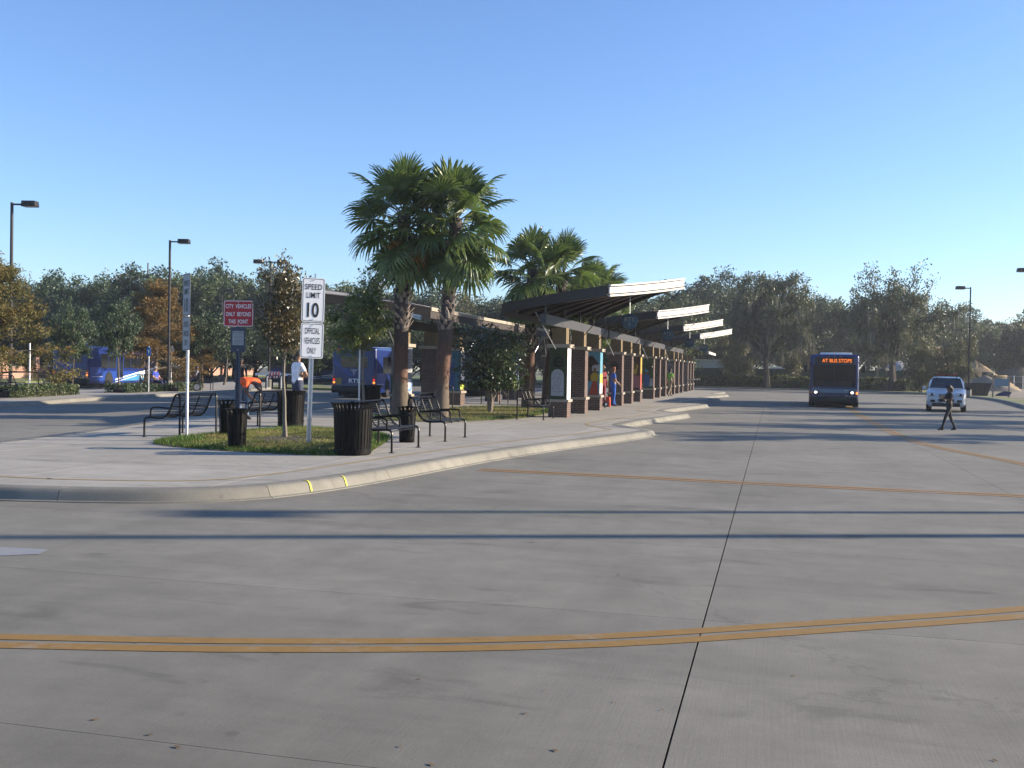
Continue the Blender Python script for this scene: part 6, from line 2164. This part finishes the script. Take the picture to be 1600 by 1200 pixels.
def person(label, loc, rz, height, pose, skin, shirt, pants, shoes, hair='hair', long_sleeve=False, fat=1.0, shorts=False, hair_style='short', extra=None):
    t = thing('person', label, 'person', loc, rz)
    J = {k: Vector(v) for k, v in BASE.items()}
    for k, v in pose.items():
        if k != 'face': J[k] = Vector(v)
    sc = height / 1.75
    names = list(J)
    me = bpy.data.meshes.new('body')
    me.from_pydata([J[k] for k in names], [(names.index(a), names.index(b)) for a, b in EDG], [])
    o = bpy.data.objects.new('body', me)
    COL.objects.link(o)
    o.modifiers.new('skin', 'SKIN')
    sk = me.skin_vertices[0].data
    for i, k in enumerate(names):
        r = RAD.get(k) or RAD[k[:2]]
        f = fat if k[:2] in ('pe', 'sp', 'ch', 'hi', 'sh') else 1 + (fat - 1) * .4
        if k in ('hea', 'top', 'nk2'): f = 1
        sk[i].radius = (r[0] * f, r[1] * f)
        sk[i].use_root = (k == 'pel')
    o.modifiers['skin'].use_smooth_shade = True
    sd = o.modifiers.new('sub', 'SUBSURF'); sd.levels = 2; sd.render_levels = 2
    dg = bpy.context.evaluated_depsgraph_get(); dg.update()
    nm = bpy.data.meshes.new_from_object(o.evaluated_get(dg))
    bpy.data.objects.remove(o)
    # fingers, nose and ears are joined to the one body mesh
    mb = MB()
    ns = len(nm.vertices)
    for s_ in 'LR':
        w, h = J['wr' + s_], J['ha' + s_]
        d = (h - w).normalized()
        side = d.cross(Vector((0, 1, 0)))
        side = side.normalized() if side.length > .2 else Vector((1, 0, 0))
        cur = d.cross(side) * (1 if s_ == 'L' else 1)
        for q, (off, L) in enumerate(((-.026, .066), (-.009, .078), (.009, .072), (.026, .056))):
            b = h + side * off
            mb.tube([b - d * .01, b + d * L * .5, b + d * L * .85 + Vector((0, -.012, 0))], [.0095, .009, .007], 5)
        mb.tube([w + side * -.022 + d * .025, w + side * -.05 + d * .055, w + side * -.055 + d * .085], [.011, .010, .008], 5)
    hd = (J['top'] - J['nk2']).normalized()
    fw = Vector(pose.get('face', (0, -1, 0))).normalized()
    rt_ = fw.cross(hd).normalized()
    hc = J['hea']
    mb.tube([hc + fw * .075 + hd * .025, hc + fw * .105 - hd * .012, hc + fw * .08 - hd * .02], [.01, .016, .012], 5)
    for s in (-1, 1): mb.ball(hc + rt_ * s * .078, .024, 6, 5, sx=.6)
    full = MB()
    full.v = [tuple(v.co) for v in nm.vertices] + mb.v
    full.f = [tuple(p.vertices) for p in nm.polygons] + [tuple(i + ns for i in f) for f in mb.f]
    P = Vector
    mats = [M[skin], M['cl_' + shirt], M['cl_' + pants], M[shoes] if shoes in M else M['cl_' + shoes]]
    co = full.v
    mi = []
    bones = [(a, b, J[a], J[b]) for a, b in EDG]
    for fi, f in enumerate(full.f):
        if f[0] >= ns: mi.append(0); continue
        c = Vector((0, 0, 0))
        for i in f: c += Vector(co[i])
        c /= len(f)
        best = None; bd = 1e9; bt = 0
        for a, b, A_, B_ in bones:
            ab = B_ - A_
            tt = max(0, min(1, (c - A_).dot(ab) / max(1e-9, ab.length_squared)))
            dd = (c - A_ - ab * tt).length
            if dd < bd: bd, best, bt = dd, (a, b), tt
        a, b = best; a2, b2 = a[:2], b[:2]
        if a in ('nec',) or b in ('nk2', 'hea', 'top'): k = 0 if (a != 'che') else 1
        elif a2 == 'sh': k = 1 if (long_sleeve or bt < .62) else 0
        elif a2 == 'el': k = 1 if long_sleeve and bt < .92 else 0
        elif a2 == 'wr': k = 0
        elif a2 in ('hi',): k = 2
        elif a2 == 'kn': k = 0 if shorts else 2
        elif a2 == 'an': k = 3
        elif (a, b) == ('pel', 'spi'): k = 1 if bt > .12 else 2
        elif a == 'pel': k = 2
        else: k = 1
        mi.append(k)
    full.m = mi
    ob = full.build('body', mats, t, True)
    ob.scale = (sc, sc, sc)
    # eyes
    eb = MB()
    for s in (-1, 1): eb.ball(hc + fw * .083 + rt_ * s * .03 + hd * .022, .0095, 6, 4)
    e = eb.build('eyes', M['hair'], t, True); e.scale = (sc, sc, sc)
    # hair
    hb = MB()
    hcen = hc + hd * .035 - fw * .012
    n, m = 14, 7
    vs = []; fs = []
    for i in range(m + 1):
        el = PI / 2 - (PI * .62) * i / m
        for j in range(n):
            a = 2 * PI * j / n
            d = hd * math.sin(el) + (fw * math.cos(a) + rt_ * math.sin(a)) * math.cos(el)
            cut = 1.0
            if math.sin(el) < .35 and math.cos(a) > .35: cut = .72     # hairline above the face
            vs.append(hcen + d * .103 * cut * (1.08 if hair_style == 'big' else 1))
    fs = [(i * n + j, i * n + (j + 1) % n, (i + 1) * n + (j + 1) % n, (i + 1) * n + j) for i in range(m) for j in range(n)]
    hb.add(vs, fs)
    if hair_style == 'tail': hb.tube([hcen - fw * .10 + hd * .05, hcen - fw * .15, hcen - fw * .14 - hd * .12], [.045, .05, .02], 8)
    if hair_style == 'long': hb.tube([hcen - fw * .05, hcen - fw * .085 - hd * .1, hcen - fw * .08 - hd * .2], [.09, .085, .05], 10)
    if hair_style == 'cap':
        hb.slab([hcen + fw * .08 + rt_ * .06 + hd * .03, hcen + fw * .17 + rt_ * .045 + hd * .02, hcen + fw * .17 - rt_ * .045 + hd * .02, hcen + fw * .08 - rt_ * .06 + hd * .03], hd * .012)
    hm = M[hair] if hair in M else M['cl_' + hair]
    ho = hb.build('cap' if hair_style == 'cap' else 'hair', hm, t, True); ho.scale = (sc, sc, sc)
    return t, J, sc


WALK = {'hiL': (.09, -.02, .91), 'knL': (.10, -.20, .52), 'anL': (.10, -.26, .10), 'heL': (.10, -.22, .04), 'toL': (.11, -.44, .05),
        'hiR': (-.09, .02, .91), 'knR': (-.10, .10, .50), 'anR': (-.10, .36, .14), 'heR': (-.10, .42, .13), 'toR': (-.11, .22, .035)}

# woman crossing the road, walking to the left with her arms up holding a pale bag
ws_ = {'hiL': (.09, -.02, .90), 'knL': (.10, -.20, .50), 'anL': (.10, -.32, .10), 'heL': (.10, -.26, .045), 'toL': (.11, -.50, .05),
       'hiR': (-.09, .02, .90), 'knR': (-.10, .13, .50), 'anR': (-.10, .32, .10), 'heR': (-.10, .38, .06), 'toR': (-.11, .16, .035),
       'elL': (.21, -.04, 1.15), 'wrL': (.10, -.20, 1.22), 'haL': (.05, -.24, 1.25), 'elR': (-.21, -.03, 1.15), 'wrR': (-.10, -.19, 1.20), 'haR': (-.05, -.24, 1.22)}
wp = at(1482, 673.5, 0)
t, J, sc = person('person in dark leggings striding across the road before the white police van', wp, HEAD - PI / 2 + .1, 1.50, ws_, 'skin_dark', 'black', 'black', 'black', hair_style='long')
bag = MB(); bag.ball((0, 0, 0), .075, 12, 8, sx=1.0, sy=.6, sz=1.1)
o = bag.build('bag', M['cl_khaki'], None, True, loc=wp + Matrix.Rotation(HEAD - PI / 2 + .1, 3, 'Z') @ Vector((.0, -.25, 1.12)))
tag(o, 'pale beige bundle held at the chest of the woman on the road', 'bundle')

# man in the white T shirt, arms folded, back to us
wm = {'elL': (.24, -.10, 1.17), 'wrL': (.06, -.20, 1.14), 'haL': (-.02, -.21, 1.14), 'elR': (-.24, -.10, 1.17), 'wrR': (-.06, -.22, 1.18), 'haR': (.02, -.22, 1.19)}
person('man in a white T shirt with folded arms behind the speed limit sign', (-13.2, 26.9, .15), HEAD + 2.3, 2.05, wm, 'skin_mid', 'white', 'jeans_dark', 'black', fat=1.15)

# person bending far forward, orange shirt
bp = {'pel': (0, .12, .93), 'spi': (0, -.02, 1.04), 'che': (0, -.22, 1.06), 'nec': (0, -.40, .99), 'nk2': (0, -.46, .94), 'hea': (0, -.54, .90), 'top': (0, -.62, .87), 'face': (0, -.3, -1),
      'shL': (.19, -.34, 1.03), 'shR': (-.19, -.34, 1.03), 'elL': (.24, -.36, .76), 'elR': (-.24, -.38, .76), 'wrL': (.16, -.50, .58), 'wrR': (-.14, -.52, .58), 'haL': (.13, -.55, .53), 'haR': (-.11, -.57, .53),
      'hiL': (.10, .12, .90), 'hiR': (-.10, .12, .90), 'knL': (.14, .04, .49), 'knR': (-.14, .02, .49)}
person('person in an orange shirt and pale jeans bending forward beyond the bench', (-15.05, 27.2, .15), 1.15, 1.98, bp, 'skin_dark', 'orange', 'jeans', 'black', fat=1.3)

# man in blue scrubs and person in maroon standing at the second shelter
lean_ = {'knL': (.14, -.04, .50), 'anL': (.22, -.14, .09), 'heL': (.22, -.10, .045), 'toL': (.25, -.30, .035), 'elL': (.24, -.06, 1.16), 'wrL': (.14, -.24, 1.08), 'haL': (.08, -.27, 1.08), 'elR': (-.25, -.02, 1.16), 'wrR': (-.22, -.2, 1.0), 'haR': (-.2, -.25, .97)}
person('person in bright blue scrubs standing in front of a brick column', (-7.05, 46.3, .15), 2.0, 1.80, lean_, 'skin_mid', 'scrub', 'scrub', 'black', 'hair_red', fat=1.12, hair_style='big')
person('person in a maroon outfit facing the one in blue scrubs', (-7.65, 46.9, .15), .9, 1.88, {'elR': (-.25, -.08, 1.17), 'wrR': (-.14, -.24, 1.2), 'haR': (-.1, -.28, 1.22)}, 'skin_dark', 'maroon', 'maroon', 'black', 'hair_red', True, 1.1)
# walker in lime green
person('person in a lime green shirt and khaki trousers walking along the columns', (-6.55, 67.6, .15), PI - .5, 1.83, WALK, 'skin_dark', 'lime', 'khaki', 'black', fat=1.05)
# seated / reclining far left
sit = {'pel': (0, .10, .50), 'spi': (0, .17, .68), 'che': (0, .22, .86), 'nec': (0, .22, 1.03), 'nk2': (0, .205, 1.09), 'hea': (0, .19, 1.18), 'top': (0, .20, 1.26), 'shL': (.175, .22, .97), 'shR': (-.175, .22, .97),
       'elL': (.23, .12, .72), 'elR': (-.23, .12, .72), 'wrL': (.16, -.1, .64), 'wrR': (-.16, -.1, .64), 'haL': (.12, -.17, .63), 'haR': (-.12, -.17, .63), 'hiL': (.09, .06, .49), 'hiR': (-.09, .06, .49),
       'knL': (.11, -.36, .52), 'knR': (-.11, -.36, .52), 'anL': (.11, -.52, .10), 'anR': (-.11, -.46, .10), 'heL': (.11, -.48, .05), 'heR': (-.11, -.42, .05), 'toL': (.12, -.70, .04), 'toR': (-.12, -.64, .04)}
person('person in a royal blue shirt and pale cap leaning back on the far bench', (-34.75, 52.75, .15), HEAD + 1.15, 1.9, sit, 'skin_light', 'royal', 'navy', 'black', 'hair_grey', fat=1.15, hair_style='cap')
person('person in dark clothes seated in the wheelchair on the far pavement', (-33.6, 54.6, .25), HEAD - 1.3, 1.85, sit, 'skin_dark', 'grey', 'navy', 'black', fat=1.05)
person('person in a blue cap seated between the two tall palm trunks', (-12.35, 36.8, .17), PI / 2 * -1, 1.85, sit, 'skin_mid', 'black', 'navy', 'black', 'blue_sign', fat=1.05, hair_style='cap')
person('dim person standing far behind the bent one, dark skin and dark shirt', far(376, 45, .15), HEAD + .4, 1.9, {}, 'skin_dark', 'black', 'jeans_dark', 'black')

# wheelchair
t = thing('wheelchair', 'powered wheelchair with pale wheels on the far pavement', 'wheelchair', (-33.6, 54.6, .15), HEAD - 1.3)
MB().box((0, .05, .46), (.5, .5, .09)).build('seat', M['plastic_black'], t, bevel=.02)
MB().box((0, .36, .80), (.48, .08, .65)).build('backrest', M['plastic_black'], t, bevel=.02)
for s in (-1, 1):
    o = MB().lathe([(.2, -.04), (.24, -.03), (.24, .03), (.2, .04)], 18, axis='X', c=(s * .3, .22, .24)).build('wheel', M['rubber'], t, True)
    MB().lathe([(.02, s * .045), (.17, s * .045), (.17, s * .03), (.02, s * .03)], 14, axis='X', c=(s * .3, .22, .24)).build('hub', M['rim'], o, True)
    o = MB().lathe([(.1, -.03), (.12, -.02), (.12, .02), (.1, .03)], 14, axis='X', c=(s * .25, -.38, .12)).build('caster', M['rubber'], t, True)
    MB().tube([(s * .28, .3, .66), (s * .28, -.12, .68), (s * .28, -.14, .48)], .022, 6).build('armrest', M['plastic_black'], t, True)
MB().box((0, .1, .3), (.42, .7, .16)).build('battery_box', M['grey_metal'] if 'grey_metal' in M else M['steel_grey'], t, bevel=.03)

# stroller
t = thing('stroller', 'black and pink stroller with a red bag parked beside the person in maroon', 'stroller', (-7.75, 45.75, .15), 1.9)
for s in (-1, 1):
    MB().tube([(s * .23, -.42, .12), (s * .23, .1, .55), (s * .22, .42, 1.02)], .014, 6).build('frame', M['pink'], t, True)
    MB().tube([(s * .23, .38, .12), (s * .23, .0, .48)], .014, 6).build('frame', M['plastic_black'], t, True)
    for y in (-.42, .38):
        o = MB().lathe([(.09, -.02), (.12, -.015), (.12, .015), (.09, .02)], 14, axis='X', c=(s * .25, y, .12)).build('wheel', M['rubber'], t, True)
        MB().lathe([(.01, s * .022), (.06, s * .022), (.06, 0), (.01, 0)], 10, axis='X', c=(s * .25, y, .12)).build('hub', M['sign_white'], o)
MB().slab([(-.2, -.35, .42), (-.2, .05, .40), (-.2, .3, .85), (-.2, .22, .88), (-.2, -.02, .5), (-.2, -.35, .5)], (.4, 0, 0)).build('seat', M['plastic_black'], t)
MB().slab([(-.21, .30, .85), (-.21, .24, 1.0), (-.21, .05, 1.06), (-.21, -.1, .98), (-.21, -.12, .93), (-.21, .1, .98), (-.21, .22, .88)], (.42, 0, 0)).build('hood', M['pink'], t)
MB().tube([(-.22, .42, 1.02), (.22, .42, 1.02)], .018, 6).build('handle', M['rubber'], t, True)
MB().box((0, .05, .24), (.36, .5, .16)).build('basket', M['plastic_black'], t, bevel=.03)
o = MB().box((0, 0, .23), (.24, .18, .46), taper=.85).build('bag', M['red_plastic'], None, loc=(-7.2, 45.8, .15), bevel=.05)
tag(o, 'bright red bag standing on the pavement between stroller and blue scrubs', 'bag')
